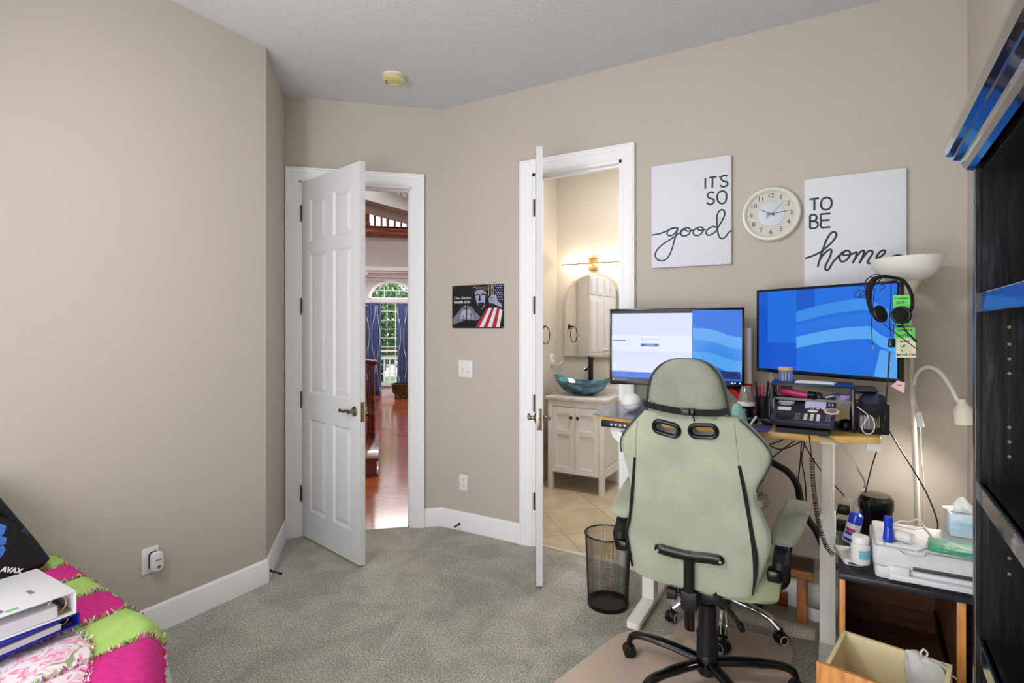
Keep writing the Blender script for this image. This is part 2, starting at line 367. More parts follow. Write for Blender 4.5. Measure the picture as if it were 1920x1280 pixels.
# vanity
V = thing('vanity_cabinet', 'white two-door bathroom vanity on square legs under the blue basin', 'cabinet', (-1.925, 4.68, .002))
vx, vy0, vy1 = .265, -.24, .25; vm = mat('vanity_paint', (240, 240, 240), .45, noise_=.02)
b = B(); b.bb(-vx+.02, vx-.02, vy0+.023, vy1-.01, .15, .80); b.bb(-vx+.045, vx-.045, vy0+.005, vy0+.0225, .745, .80)
for sx in (-1, 1): b.bb(sx*vx, sx*(vx-.008), vy0+.04, vy1-.04, .68, .80); b.bb(sx*vx, sx*(vx-.008), vy0+.04, vy1-.04, .15, .22)
b.build('body', vm, V, smooth=0)
for sx in (-1, 1):
    for y in (vy0, vy1-.045):
        b = B(); b.bb(sx*vx, sx*(vx-.045), y, y+.045, .0, .80, bev=.003); b.build('leg', vm, V)
for sx in (-1, 1):
    x0, x1 = (-.218, -.002) if sx < 0 else (.002, .218)
    b = B(); b.bb(x0+.044, x1-.044, vy0+.010, vy0+.022, .161, .739)
    for (q0, q1, r0, r1) in ((x0, x0+.045, .16, .74), (x1-.045, x1, .16, .74), (x0+.045, x1-.045, .16, .21), (x0+.045, x1-.045, .68, .74), (x0+.045, x1-.045, .50, .54)):
        b.bb(q0, q1, vy0-.002, vy0+.0215, r0, r1)
    d = b.build('door', vm, V, smooth=20)
    k = B(); kx = x1-.028 if sx < 0 else x0+.028
    k.lathe([(0, .022), (.012, .02), (.015, .015), (.008, .006), (.006, 0)], 14, (kx, vy0-.002, .655), Matrix.Rotation(R(90), 4, 'X')); k.build('knob', black, d)
b = B(); b.bb(-.29, .29, vy0-.015, vy1+.02, .80, .83, bev=.004); b.bb(-.29, .29, vy1+.005, vy1+.025, .83, .90, bev=.003)
b.build('marble_top', ramp_mat('marble', [(.3, (226, 222, 216)), (.5, (205, 200, 196)), (.56, (228, 225, 220))], 'noise', 4, .2, distortion=1.5), V)
# vessel basin: boat shaped
bs = B(); rings = []
def boat(r, z, ex): return [Vector((.285*r*math.cos(a)*(1+.0*ex), .165*r*math.sin(a), z+ex*(abs(math.cos(a))**3))) for a in [2*math.pi*j/48 for j in range(48)]]
for r, z, ex in ((.25, 0, 0), (.45, .008, .0), (.7, .04, .008), (.88, .085, .03), (.98, .115, .052), (1, .122, .056), (.96, .12, .052), (.85, .088, .03), (.66, .048, .008), (.4, .02, 0), (.1, .014, 0)): rings.append(boat(r, z, ex))
bs.loft(rings)
o = bs.build('vessel_basin', ramp_mat('blue_glass', [(.25, (8, 22, 40)), (.45, (20, 78, 104)), (.6, (90, 160, 176)), (.75, (50, 46, 44))], 'noise', 5, .08, stretch=(1, 1, 3), distortion=1, coat=.6), None, (-1.955, 4.68, .834))
tag(o, 'boat-shaped blue glass vessel basin on the white vanity', 'basin')
F_ = thing('faucet', 'tall black faucet standing behind the blue glass basin', 'faucet', (-1.955, 4.885, .832))
b = B(); b.cyl((0, 0, 0), (0, 0, .315), .024, n=24); b.lathe([(0, 0), (.03, 0), (.03, .006), (.024, .01)], 24); b.tube([(0, 0, .24), (-.0, -.12, .225)], .013, 14); b.build('body', blackgl, F_)
b = B(); b.cyl((0, 0, .315), (0, 0, .34), .026, .026, n=24); b.tube([(0, -.01, .335), (0, -.06, .345)], .005, 8); b.build('lever', blackgl, F_)
b = B(); b.cyl((-.02, -.03, .23), (-.045, -.05, .222), .014, .011, n=12); b.build('spout_tip', chrome, F_)
# arched mirror
Mi = thing('arched_mirror', 'arched mirror with pale frame over the vanity', 'mirror', (-1.953, BY1-.002, 1.17))
def arch(w, h, k=24): return [(-w, 0), (w, 0)]+[(w*math.cos(math.pi*i/k), h-w+w*math.sin(math.pi*i/k)) for i in range(k+1)]
MR = Matrix.Rotation(R(90), 4, 'X')
b = B(); b.prism(arch(.295, .81), 0, .03, MR); b.build('frame', mat('silver_frame', (214, 208, 198), .35, metal=.6), Mi)
b = B(); a = [(x, y+.018) for x, y in arch(.273, .770)]; b.prism(a, .0302, .032, MR); b.build('glass', mat('mirror_glass', (235, 235, 235), .02, metal=1), Mi, smooth=0)
# light bar
Ls = thing('vanity_light', 'brass wall lamp with long thin light bar above mirror', 'wall lamp', (-1.95, BY1-.002, 2.06))
brass = mat('brushed_brass', (186, 150, 100), .35, metal=.9, noise_=.15, nscale=30)
b = B(); b.bb(-.045, .045, -.03, 0, -.06, .06, bev=.004); b.cyl((0, -.03, 0), (0, -.075, 0), .016, n=16); b.build('wall_plate', brass, Ls)
b = B(); b.bb(-.30, .30, -.09, -.078, -.006, .006, bev=.002); b.build('arm', brass, Ls)
b = B(); b.bb(-.29, .29, -.0775, -.070, -.005, .005, bev=.001); b.build('light_strip', mat('led_warm', (255, 236, 206), emit=90), Ls)
# mirrored wall cabinet
K = thing('wall_cabinet', 'white panelled wall cabinet, seen in the arched mirror', 'cabinet', (BX0, 3.95, 1.13))
b = B(); b.bb(.0, .12, -.42, .42, 0, .92); b.build('body', vm, K, smooth=0)
for sy in (-1, 1):
    b = B(); y0, y1 = (-.415, -.003) if sy < 0 else (.003, .415); b.bb(.12, .138, y0, y1, .005, .915)
    for yy in (y0+.045, (y0+y1)/2+.02):
        for (z0, z1) in ((.05, .62), (.68, .87)):
            b.bb(.138, .146, yy, yy+.155, z0, z1, bev=.003); b.bb(.146, .149, yy+.02, yy+.135, z0+.02, z1-.02, bev=.002)
    d = b.build('door', vm, K, smooth=20)
    b = B(); b.sphere((.165, .03*sy, .07), .013, n=12); b.cyl((.14, .03*sy, .07), (.165, .03*sy, .07), .006); b.build('knob', white, d)
# towel ring
Tr = thing('towel_ring', 'black towel ring on the bathroom side wall', 'towel ring', (BX0+.001, 4.60, 1.46))
b = B(); b.bb(0, .01, -.022, .022, -.022, .022, bev=.002); b.tube([(0, 0, 0), (.06, 0, 0)], .008, 10); b.build('wall_mount', black, Tr)
b = B(); b.tube([(.055, .082*math.sin(a), -.082+.082*math.cos(a)) for a in [2*math.pi*i/40 for i in range(40)]], .0045, 8, closed=True); b.build('ring', black, Tr)
def outlet(name, label, loc, rz, kind='duplex', w=.072, h=.117, cat='outlet'):
    O = thing(name, label, cat, loc, rz); b = B(); b.bb(-w/2, w/2, -.006, 0, -h/2, h/2, bev=.003); b.build('face_plate', whitep, O)
    if kind == 'duplex':
        for z in (-.021, .021):
            b = B(); b.prism([(.016*math.cos(a), z+.0155*math.sin(a)) for a in [2*math.pi*i/20 for i in range(20)]], .006, .008, MR); s_ = b.build('socket', whitep, O, smooth=0)
            b = B(); b.bb(-.007, -.005, -.0085, -.0075, z-.003, z+.006); b.bb(.005, .007, -.0085, -.0075, z-.003, z+.006); b.cyl((0, -.0075, z-.009), (0, -.0085, z-.009), .0025, n=8); b.build('slot', blackmat, s_, smooth=0)
    return O
o = outlet('wall_outlet', 'white outlet beside the arched mirror in the bathroom', (BX0+.001, 4.83, 1.13), R(90))
p = B(); p.box((0, -.02, -.02), (.035, .03, .04), bev=.004); p.build('plug', whitep, o)
b = B(); b.tube(sm([(BX0+.03, 4.83, 1.10), (BX0+.05, 4.87, 1.08), (-2.27, 4.935, 1.12), (-2.24, 4.95, 1.165)]), .003, 6); tag(b.build('mirror_cord', whitep), 'thin white cord from outlet to arched mirror', 'cord')

# ---------------------------------------------------------------- hall and foyer beyond the left doorway (diagonal frame: x along wall, y outwards)
def hb(name, m, fn, smooth=20, parent=None):
    b = B(); fn(b); o = b.build(name, m, smooth=smooth)
    if parent is None: o.matrix_world = MD
    return o
wood = brick_mat('hall_wood', (206, 112, 62), (182, 88, 46), (110, 50, 26), 1.1, .085, .0012, R(35), .16, 9, coat=.8, bump=.1)
hw = mat('hall_wall', (205, 199, 196), .7, noise_=.02, nscale=2)
mahog = ramp_mat('mahogany', [(.3, (86, 30, 16)), (.55, (128, 50, 24)), (.75, (160, 74, 38))], 'noise', 6, .25, stretch=(1, 1, 8), coat=.5)
struct(hb('floor_hall', wood, lambda b: b.bb(-4, 2.6, .03, 7.9, -.025, -.002)))
WT = 7.8
struct(hb('wall_far', hw, lambda b: (b.bb(-4, .30, WT, WT+.12, 0, 3.2), b.bb(1.16, 2.6, WT, WT+.12, 0, 3.2), b.bb(.30, 1.16, WT, WT+.12, 0, .28), b.bb(.30, 1.16, WT, WT+.12, 1.98, 2.06), b.bb(.30, 1.16, WT, WT+.12, 2.42, 2.75), b.bb(.30, 1.16, WT, WT+.12, 2.75, 3.2), b.bb(-4, 2.6, WT, WT+.12, 3.88, 3.95))))
# spandrels of the arched head
def spand(b):
    cx, rx, rz_, z0 = .73, .43, .34, 2.06
    for sgn in (-1, 1):
        pts = [(cx+sgn*rx, z0), (cx+sgn*rx, 2.43)]+[(cx+sgn*rx*math.sin(a), z0+rz_*math.cos(a)) for a in [R(90)*i/12 for i in range(12)]]
        b.prism(pts, -WT-.12, -WT, Matrix.Rotation(R(90), 4, 'X') @ Matrix.Scale(1, 4))
struct(hb('wall_far_arch', hw, spand))
struct(hb('wall_hall_left', hw, lambda b: (b.bb(-4.1, -4, .1, WT, 0, 3.9))))
struct(hb('wall_hall_right', hw, lambda b: (b.bb(2.6, 2.7, 1.6, WT, 0, 3.9))))
struct(hb('wall_hall_near', hw, lambda b: (b.bb(-4, -.03, .12, .2, 0, 3.9), b.bb(LD+.1, 1.14, .12, .2, 0, 3.9), b.bb(-.03, LD+.1, .12, .2, ZC, 3.9))))
struct(hb('ceiling_hall', white, lambda b: b.bb(-4, 2.6, .1, WT+.1, 3.9, 3.95)))
# window frame with muntins
def wf(b):
    y0, y1 = WT+.02, WT+.07
    for x in (.30, 1.16): b.bb(x-.02, x+.02, y0, y1, .26, 2.0)
    for z in (.28, .95, 1.98, 2.06): b.bb(.28, 1.18, y0, y1, z-.02, z+.02)
    for i in range(1, 5): b.bb(.30+.86*i/5-.006, .30+.86*i/5+.006, y0+.01, y1-.01, .28, 1.98)
    for i in range(1, 9): b.bb(.30, 1.16, y0+.01, y1-.01, .28+1.7*i/9-.006, .28+1.7*i/9+.006)
    for i in (1, 2): b.bb(.30+.86*i/3-.006, .30+.86*i/3+.006, y0+.01, y1-.01, 2.06, 2.34)
    b.bb(.3, 1.16, y0+.01, y1-.01, 2.22, 2.232)
    ring = [[(.73+r*math.cos(a)*.86/.86, y, 2.06+r*math.sin(a)*.79) for (r, y) in ((.41, WT-.02), (.47, WT-.02), (.47, y1), (.41, y1))] for a in [math.pi*i/24 for i in range(25)]]
    b.loft(ring)
    b.bb(.22, 1.24, WT-.03, WT+.02, .22, .28)
struct(hb('window_2', white, wf))
struct(hb('baseboard_far', white, lambda b: b.bb(-4, 2.6, WT-.02, WT, 0, .14)))
def crown(b):
    prof = [(0, 0), (.02, 0), (.03, .03), (.08, .08), (.10, .10), (.10, .13), (0, .13)]
    b.loft([[(x, WT-a, 2.50+z) for a, z in prof] for x in (-4, 2.6)])
struct(hb('trim_4', white, crown))
# balcony across the foyer
BT = 5.0
struct(hb('wall_balcony', hw, lambda b: b.bb(-4, 2.6, BT, BT+.15, 2.42, 2.90)))
struct(hb('trim_5', white, lambda b: (b.bb(-4, 2.6, BT-.05, BT+.2, 2.36, 2.42), b.bb(-4, 2.6, BT-.02, BT+.17, 2.33, 2.36))))
Rl = thing('balcony_railing', 'red-brown wooden balcony railing high above the foyer', 'railing', HT(.6, BT, 2.9), DANG)
b = B(); b.bb(-3, 1.8, -.06, .10, 0, .15, bev=.01); b.bb(-3, 1.8, -.08, .12, .15, .165, bev=.004); b.build('fascia_beam', mahog, Rl)
b = B(); b.bb(-3, 1.8, -.01, .05, .85, .90, bev=.01); b.build('handrail', mahog, Rl)
for i in range(-3, 12):
    b = B(); x = -.235+i*.104
    if i == 0 or abs(x+.2) < .03: continue
    b.lathe([(.016, .165), (.016, .30), (.022, .33), (.012, .36), (.019, .5), (.011, .7), (.014, .85)], 10, (x, .02, 0)); b.build('baluster', mahog, Rl)
b = B(); b.bb(-.285, -.215, -.015, .055, .165, .95, bev=.004); b.bb(-.30, -.20, -.03, .07, .165, .23, bev=.008); b.build('newel_post', mahog, Rl)
def hs(u, v, t):
    r = ray(u, v); o_ = Vector((0, 0, CAM_H)); d = Vector(r); k = (t-(o_-PB).dot(DN))/d.dot(DN); p = o_+d*k; q = p-PB; return (q.dot(DU), p.z)
def slab(pts, t0, t1): return lambda b: b.prism([hs(u, v, t0) for u, v in pts], -t1, -t0, MR)
struct(hb('wall_soffit_low', mat('soffit', (206, 202, 198), .8), slab([(560, 340), (560, 362), (680, 393.5), (768, 416.5), (860, 440), (860, 410), (768, 396), (680, 372)], 4.40, 4.60)))
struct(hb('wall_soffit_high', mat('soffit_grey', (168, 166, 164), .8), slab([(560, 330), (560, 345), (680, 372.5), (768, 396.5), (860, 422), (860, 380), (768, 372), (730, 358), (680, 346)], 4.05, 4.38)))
struct(hb('trim_6', white, slab([(700, 330), (768, 362), (860, 392), (860, 300), (700, 300)], 3.8, 4.0)))
# upstairs windows behind the railing
def upwin(b):
    b.bb(-4, 2.6, WT+.02, WT+.08, 3.2, 3.26)
    for i in range(16): b.bb(-4+i*.42, -4+i*.42+.05, WT+.02, WT+.08, 3.2, 3.88)
    b.bb(-4, 2.6, WT+.02, WT+.08, 3.84, 3.88); b.bb(-4, 2.6, WT+.03, WT+.07, 3.5, 3.53)
struct(hb('window_3', white, upwin))
# staircase
S = thing('staircase', 'dark red wooden stair steps behind the open hall door', 'staircase', HT(.6, 1.45, -.002), DANG)
for i in range(4):
    b = B(); x0 = -1.9; x1 = 0-.28*i*0; y0 = 0+.0*i
    if i == 0: b.bb(-1.6, -.02, .02, 1.22, 0, .15); b.bb(-1.6, 0, 0, 1.24, .15, .185, bev=.008); b.bb(-1.6, -.005, .01, 1.23, 0, .02, bev=.004)
    else: b.bb(-1.6-.28*i, -.22-.28*i, .02, 1.22, 0, .15+.185*i); b.bb(-1.6-.28*i, -.20-.28*i, 0, 1.24, .15+.185*i, .185+.185*i, bev=.008)
    b.build('step', mahog, S)
for j, (x, zt) in enumerate(((-.075, 1.03), (-.10, 1.03), (-.135, 1.03), (-.17, 1.05))):
    b = B(); b.lathe([(.016, .185), (.016, .42), (.021, .44), (.011, .47), (.017, .65), (.010, .9), (.013, zt)], 10, (x, 1.0+.02*j, 0)); b.build('baluster', mahog, S)
b = B(); b.tube(sm([(-.05, .98, 1.05), (-.10, 1.0, 1.055), (-.2, 1.04, 1.07), (-.4, 1.1, 1.15), (-.8, 1.12, 1.4)]), .028, 12); b.sphere((-.05, .98, 1.05), .036, (1, 1, .8)); b.build('handrail', mahog, S)
# display cabinet further back, by the curtain
Kc = thing('display_cabinet', 'dark wooden cabinet with glass front beside the blue curtain', 'cabinet', HT(.02, 5.9, -.002), DANG)
dk = mat('dark_walnut', (62, 34, 22), .35, noise_=.2, nscale=8, coat=.3)
b = B(); b.bb(-.5, .27, 0, .4, 0, 1.78); b.bb(-.52, .30, -.03, .42, 1.78, 1.84, bev=.015); b.bb(-.51, .285, -.015, .41, .78, .82, bev=.006); b.build('body', dk, Kc)
b = B(); b.bb(.05, .24, -.012, -.002, .9, 1.7); b.build('glass_door', mat('cabinet_glass', (120, 128, 130), .1, coat=.5), Kc)
# curtains
navy = ramp_mat('curtain_blue', [(.0, (70, 84, 128)), (.9, (86, 100, 148))], 'wave', 2.2, .8, stretch=(2.5, 2.5, .9), distortion=5, detail=1)
def curtain(label, s0, s1, z0, t):
    Cn = thing('curtain', label, 'curtain', HT((s0+s1)/2, t, 0), DANG); b = B(); n = 60; w = s1-s0; rings = []
    for z in [z0+(1.96-z0)*k/16 for k in range(17)]:
        fl_ = 1-.10*math.sin(math.pi*(z-z0)/(1.96-z0))
        rings.append([(-w/2*fl_+w*fl_*i/n, .026*math.sin(i/n*math.pi*10+z*.4)+.045, z) for i in range(n+1)])
    b.loft(rings, caps=False, loop=False); o = b.build('drape', navy, Cn)
    md = o.modifiers.new('thick', 'SOLIDIFY'); md.thickness = .004
    def cl(f, z):
        fl_ = 1-.10*math.sin(math.pi*(z-z0)/(1.96-z0)); return Vector((-w/2*fl_+w*fl_*f, .026*math.sin(f*math.pi*10+z*.4)+.045-.006, z))
    for ph in (.12, .5, .85):
        b = B(); zs = [z0+.02+(1.88-z0)*k/60 for k in range(61)]
        A_ = [cl(min(.98, max(.02, ph+.11*math.sin(z*5.2+ph*9))), z) for z in zs]; b.tube(A_, .008, 6, flat=((0, 1, 0), .2))
        b.build('woven_swirl', mat('swirl_white', (214, 208, 196), .8), Cn)
    for i in range(5):
        g = B(); x = -w/2+.03+(w-.06)*i/4; g.tube([(x, .017*math.cos(a), 1.945+.017*math.sin(a)) for a in [2*math.pi*k/12 for k in range(12)]], .003, 6, closed=True); g.build('grommet', chrome, Cn)
    return Cn
curtain('blue patterned curtain left of the arched window', .20, .53, .02, WT-.1)
curtain('blue patterned curtain right of the arched window', .84, 1.18, .02, WT-.1)
b = B(); p0 = HT(.1, WT-.1, 1.945); p1 = HT(1.3, WT-.1, 1.945); b.cyl(p0, p1, .008, n=10)
for p in (p0, p1): b.sphere(p, .018, n=12)
tag(b.build('curtain_rod', darknick), 'dark curtain rod carrying the two blue curtains', 'curtain rod')
Pl = thing('planter', 'round bronze planter on small feet below the hall window', 'planter', HT(.93, 7.35, -.002))
bz = mat('bronze', (88, 78, 52), .4, metal=.7, noise_=.3, nscale=10)
b = B(); b.lathe([(0, .07), (.12, .07), (.17, .12), (.19, .2), (.185, .27), (.205, .29), (.205, .31), (.17, .31), (.165, .2), (0, .18)], 28); b.build('bowl', bz, Pl)
for k in range(4):
    b = B(); a = R(45+90*k); b.lathe([(0, 0), (.022, 0), (.026, .03), (.016, .06), (.03, .09)], 10, (.11*math.cos(a), .11*math.sin(a), 0)); b.build('foot', bz, Pl)
b = B(); b.lathe([(0, .275), (.168, .272)], 24); b.build('soil', mat('soil', (58, 44, 34), .9, bump=1, bscale=60), Pl)
# white column at the foot of the balcony wall
Cl = thing('hall_column', 'white fluted column under the balcony in the foyer', 'column', HT(.24, 5.08, -.002), DANG)
b = B(); b.lathe([(.085, .1), (.08, .5), (.072, 2.15)], 24); b.build('shaft', white, Cl)
b = B(); b.bb(-.11, .11, -.11, .11, 0, .06); b.lathe([(.1, .06), (.1, .1), (.085, .12)], 24); b.build('base', white, Cl)
b = B(); b.lathe([(.075, 2.15), (.085, 2.17), (.08, 2.2), (.10, 2.26), (.12, 2.29)], 24); b.bb(-.12, .12, -.12, .12, 2.29, 2.335); b.build('capital', white, Cl)
# porch railing outside the window
Pr_ = thing('porch_railing', 'white porch railing outside the hall window', 'railing', HT(.7, WT+.9, -.3), DANG)
b = B(); b.bb(-1.6, 1.6, -.03, .03, 1.02, 1.08); b.bb(-1.6, 1.6, -.03, .03, .1, .15); b.build('rail', white, Pr_)
for i in range(27): b = B(); x = -1.56+i*.12; b.bb(x-.016, x+.016, -.016, .016, .15, 1.02); b.build('baluster', white, Pr_)
# garden outside
b = B(); b.bb(-6, 6, WT+.2, WT+8, -.4, -.3); o = b.build('lawn', mat('grass', (96, 128, 70), .9, noise_=.3, nscale=20)); o.matrix_world = MD; struct(o)
leafm = ramp_mat('leaf', [(.3, (70, 110, 60)), (.5, (120, 160, 96)), (.7, (190, 210, 170))], 'noise', 14, .7)
for k, (s_, t_, h_, r_, lab) in enumerate(((.45, 12.4, 3.4, 1.25, 'dense green tree filling the middle of the hall window'), (-.6, 10.0, 2.6, 1.0, 'leafy green bush outside the hall window, left of it'), (2.2, 10.6, 3.0, 1.1, 'taller leafy green tree outside the hall window'))):
    Tt = thing('garden_tree', lab, 'tree', HT(s_, t_, -.31)); b = B(); b.tube([(0, 0, 0), (.03, 0, h_*.5), (0, .05, h_*.8)], [.06, .05, .03], 8); b.build('trunk', mat('bark', (92, 76, 60), .9, bump=1, bscale=30), Tt)
    b = B(); rnd = random.Random(k+3)
    for i in range(3800):
        v = Vector((rnd.gauss(0, 1), rnd.gauss(0, 1), rnd.gauss(0, 1))).normalized()*r_*rnd.uniform(.5, 1); v.z = v.z*1.1+h_*.55
        if v.z < .1: continue
        a = Vector((rnd.uniform(-1, 1), rnd.uniform(-1, 1), rnd.uniform(-1, 1))).normalized(); c_ = a.orthogonal().normalized()
        q = .085; b.bm.faces.new([b.bm.verts.new(v+a*q), b.bm.verts.new(v+c_*q*.5), b.bm.verts.new(v-a*q), b.bm.verts.new(v-c_*q*.5)])
    b.build('foliage', leafm, Tt, smooth=0)
sunl = bpy.data.lights.new('sun', 'SUN'); sunl.energy = 3; so = bpy.data.objects.new('sun', sunl); C.objects.link(so); so.rotation_euler = (R(50), 0, DANG+R(200)); 
hp_ = HT(.8, 3.0, 3.8); area('foyer_light', hp_, HT(.8, 3.2, 0), 2.5, 2.5, 85, (1, .98, .95))
hp_ = HT(.7, 6.6, 2.3); area('far_room_light', hp_, HT(.7, 6.8, 0), 1.2, 1.2, 30, (1, 1, 1))
hp_ = HT(.6, 6.4, 3.8); area('upstairs_light', hp_, HT(.6, 6.8, 0), 2, 1, 25, (1, 1, 1))
# ---------------------------------------------------------------- things on the walls
ink = mat('dark_ink', (44, 56, 66), .6)
def canvas(label, tl, tr, bl, strokes, y=YB-.028, lw=.0042):
    P0, P1, P2 = gy(*tl, y), gy(*tr, y), gy(*bl, y)
    x0, x1, z1, z0 = P0.x, P1.x, (P0.z+P1.z)/2, P2.z
    O = thing('canvas_sign', label, 'sign', ((x0+x1)/2, YB-.001, (z0+z1)/2)); w, h = x1-x0, z1-z0
    b = B(); b.bb(-w/2, w/2, -.026, 0, -h/2, h/2, bev=.002); b.build('canvas', mat('canvas_white', (226, 230, 240), .8, noise_=.03, nscale=30, bump=.4, bscale=400), O)
    b = B()
    for st_, r in strokes:
        pts = [gy(u, v, y) - Vector(O.location) for u, v in st_]
        pts = [Vector((p.x, -.0262, p.z)) for p in pts]
        pts = sm(pts, 6) if len(pts) > 2 else pts
        b.tube(pts, r, 8, flat=((0, 1, 0), .12))
    b.build('lettering', ink, O); return O
def z1(p): return [(1200+a/5.12, 270+c_/5.12) for a, c_ in p]
def z2(p): return [(1370+a/4.683, 300+c_/4.683) for a, c_ in p]
r1_, r2_ = .0048, .0042
canvas('tall white canvas lettered IT\'S SO good, left of the clock', (1221.5, 311), (1371, 291), (1222.5, 502.4), [
    (z1([(627, 328), (626, 428)]), r1_), (z1([(663, 322), (735, 313)]), r1_), (z1([(697, 320), (694, 420)]), r1_), (z1([(764, 306), (766, 318)]), r1_),
    (z1([(838, 308), (815, 298), (785, 312), (778, 335), (800, 355), (832, 365), (842, 385), (822, 405), (790, 408), (770, 395)]), r1_),
    (z1([(710, 470), (690, 460), (660, 470), (648, 495), (665, 518), (700, 528), (712, 548), (695, 572), (665, 578), (640, 562)]), r1_),
    (z1([(785, 450), (755, 465), (740, 505), (750, 550), (780, 570), (815, 560), (830, 515), (825, 470), (800, 450), (785, 450)]), r1_),
    (z1([(112, 873), (170, 864), (230, 845), (290, 818), (340, 805), (358, 802)]), r2_),
    (z1([(355, 805), (315, 805), (275, 825), (258, 855), (275, 878), (315, 872), (350, 835), (364, 802), (352, 850), (330, 920), (305, 1010), (265, 1090), (215, 1120), (165, 1105), (145, 1062), (165, 1015), (220, 960), (290, 915), (350, 875), (390, 845), (425, 810)]), r2_),
    (z1([(440, 805), (405, 820), (390, 850), (405, 880), (445, 878), (478, 850), (482, 820), (462, 803), (440, 806), (430, 820), (460, 835), (510, 825)]), r2_),
    (z1([(560, 800), (525, 818), (510, 848), (528, 876), (570, 872), (602, 842), (605, 812), (585, 797), (560, 800), (552, 815), (580, 828), (630, 818)]), r2_),
    (z1([(735, 800), (700, 792), (660, 810), (635, 840), (645, 872), (685, 868), (725, 838), (752, 795), (790, 730), (812, 680), (808, 642), (782, 630), (755, 650), (738, 700), (740, 780), (748, 850), (765, 895), (790, 907), (820, 890), (850, 850), (880, 828)]), r2_)])
canvas('wide white canvas lettered TO BE home, right of the clock', (1508, 334), (1700, 317), (1508, 566), [
    (z2([(692, 344), (776, 335)]), r1_), (z2([(735, 342), (735, 443)]), r1_),
    (z2([(840, 327), (805, 345), (794, 390), (805, 425), (840, 436), (875, 418), (888, 375), (875, 338), (840, 327)]), r1_),
    (z2([(697, 485), (697, 600)]), r1_), (z2([(697, 485), (740, 482), (755, 505), (740, 530), (700, 536), (750, 540), (768, 568), (745, 596), (697, 600)]), r1_),
    (z2([(790, 475), (792, 593)]), r1_), (z2([(790, 475), (876, 468)]), r1_), (z2([(792, 530), (870, 525)]), r1_), (z2([(792, 593), (876, 588)]), r1_),
    (z2([(652, 864), (720, 840), (780, 812), (830, 775), (885, 725), (920, 680), (927, 645), (905, 630), (872, 650), (835, 715), (805, 800), (780, 880), (765, 935)]), r1_),
    (z2([(775, 890), (805, 840), (850, 795), (880, 785), (884, 810), (862, 870), (832, 930), (835, 962), (860, 960), (895, 900), (940, 850), (985, 805)]), r1_),
    (z2([(1010, 800), (975, 815), (955, 855), (970, 888), (1005, 885), (1040, 850), (1050, 815), (1030, 795), (1000, 800), (985, 830), (1040, 832), (1100, 808)]), r1_),
    (z2([(1108, 800), (1098, 850), (1070, 905), (1100, 855), (1140, 805), (1168, 795), (1170, 815), (1148, 870), (1130, 905), (1165, 850), (1205, 803), (1240, 797), (1245, 820), (1215, 870), (1202, 900), (1225, 905), (1270, 875), (1320, 845), (1352, 815), (1350, 792), (1318, 800), (1288, 835), (1282, 865), (1300, 885), (1350, 880), (1400, 860), (1440, 840), (1475, 835), (1505, 842), (1535, 850)]), r1_)])
# wall clock
Ck = thing('wall_clock', 'round white wall clock with silver centre between the two canvases', 'clock', (-.261, YB-.001, 2.055), 0); CR = .146
b = B(); b.lathe([(CR*.2, 0), (CR*.97, 0), (CR, .008), (CR, .02), (CR*.95, .034), (CR*.88, .036), (CR*.82, .028), (CR*.82, .02)], 64, M=MR); b.build('rim', mat('clock_rim', (226, 224, 214), .3), Ck)
b = B(); b.lathe([(0, .019), (CR*.83, .0195)], 64, M=MR); b.build('dial', mat('clock_dial', (208, 206, 196), .6), Ck)
b = B(); b.lathe([(0, .0215), (CR*.45, .0215), (CR*.455, .019)], 64, M=MR); b.build('centre_disc', mat('brushed_silver', (168, 174, 180), .4, metal=.85), Ck)
for i in range(1, 13):
    b = B(); a = R(90-30*i); b.text(str(i), .034, Matrix.Translation((CR*.66*math.cos(a), -.0205, CR*.66*math.sin(a))) @ MR, .0003)
    b.build('numeral', mat('numeral_grey', (66, 70, 70), .6), Ck)
def hand(deg, ln, wd_, y, tail=.02, nm='hand'):
    a = R(90-deg); d = Vector((math.cos(a), 0, math.sin(a))); n = Vector((-d.z, 0, d.x)); b = B()
    b.loft([[-d*tail+n*wd_+Vector((0, y, 0)), -d*tail-n*wd_+Vector((0, y, 0)), -d*tail-n*wd_+Vector((0, y-.0008, 0)), -d*tail+n*wd_+Vector((0, y-.0008, 0))], [d*ln+n*wd_*.4+Vector((0, y, 0)), d*ln-n*wd_*.4+Vector((0, y, 0)), d*ln-n*wd_*.4+Vector((0, y-.0008, 0)), d*ln+n*wd_*.4+Vector((0, y-.0008, 0))]]); b.build(nm, mat('hand_dark', (40, 48, 56), .4), Ck)
hand(298, .062, .0028, -.0225); hand(84, .085, .0022, -.0245); hand(47, .095, .0008, -.0265, .03)
b = B(); b.sphere((0, -.026, 0), .004, n=10); b.build('hub', chrome, Ck)
# metal plaque
px0, px1, pz0, pz1 = -2.352, -1.922, 1.448, 1.752; pw, ph = (px1-px0), (pz1-pz0)
Pq = thing('wall_plaque', 'dark metal plaque with flag stripes and crosses beside hall door', 'plaque', ((px0+px1)/2, YB-.001, (pz0+pz1)/2))
def rrect(w, h, r, k=5, cx=0, cy=0):
    out = []
    for (sx, sy, a0) in ((1, 1, 0), (-1, 1, 90), (-1, -1, 180), (1, -1, 270)):
        for i in range(k+1):
            a = R(a0+90*i/k); out.append((cx+sx*(w/2-r)+r*math.cos(a), cy+sy*(h/2-r)+r*math.sin(a)))
    return out
b = B(); b.prism(rrect(pw, ph, .012), .004, .010, MR); b.build('metal_sheet', mat('plaque_dark', (20, 19, 22), .4, noise_=.3, nscale=8), Pq)
def pz(p): return [((a-388)/547*pw, (435-c_)/490*ph) for a, c_ in p]
def flat(b, pts, d0, d1): b.prism(pz(pts), d0, d1, MR)
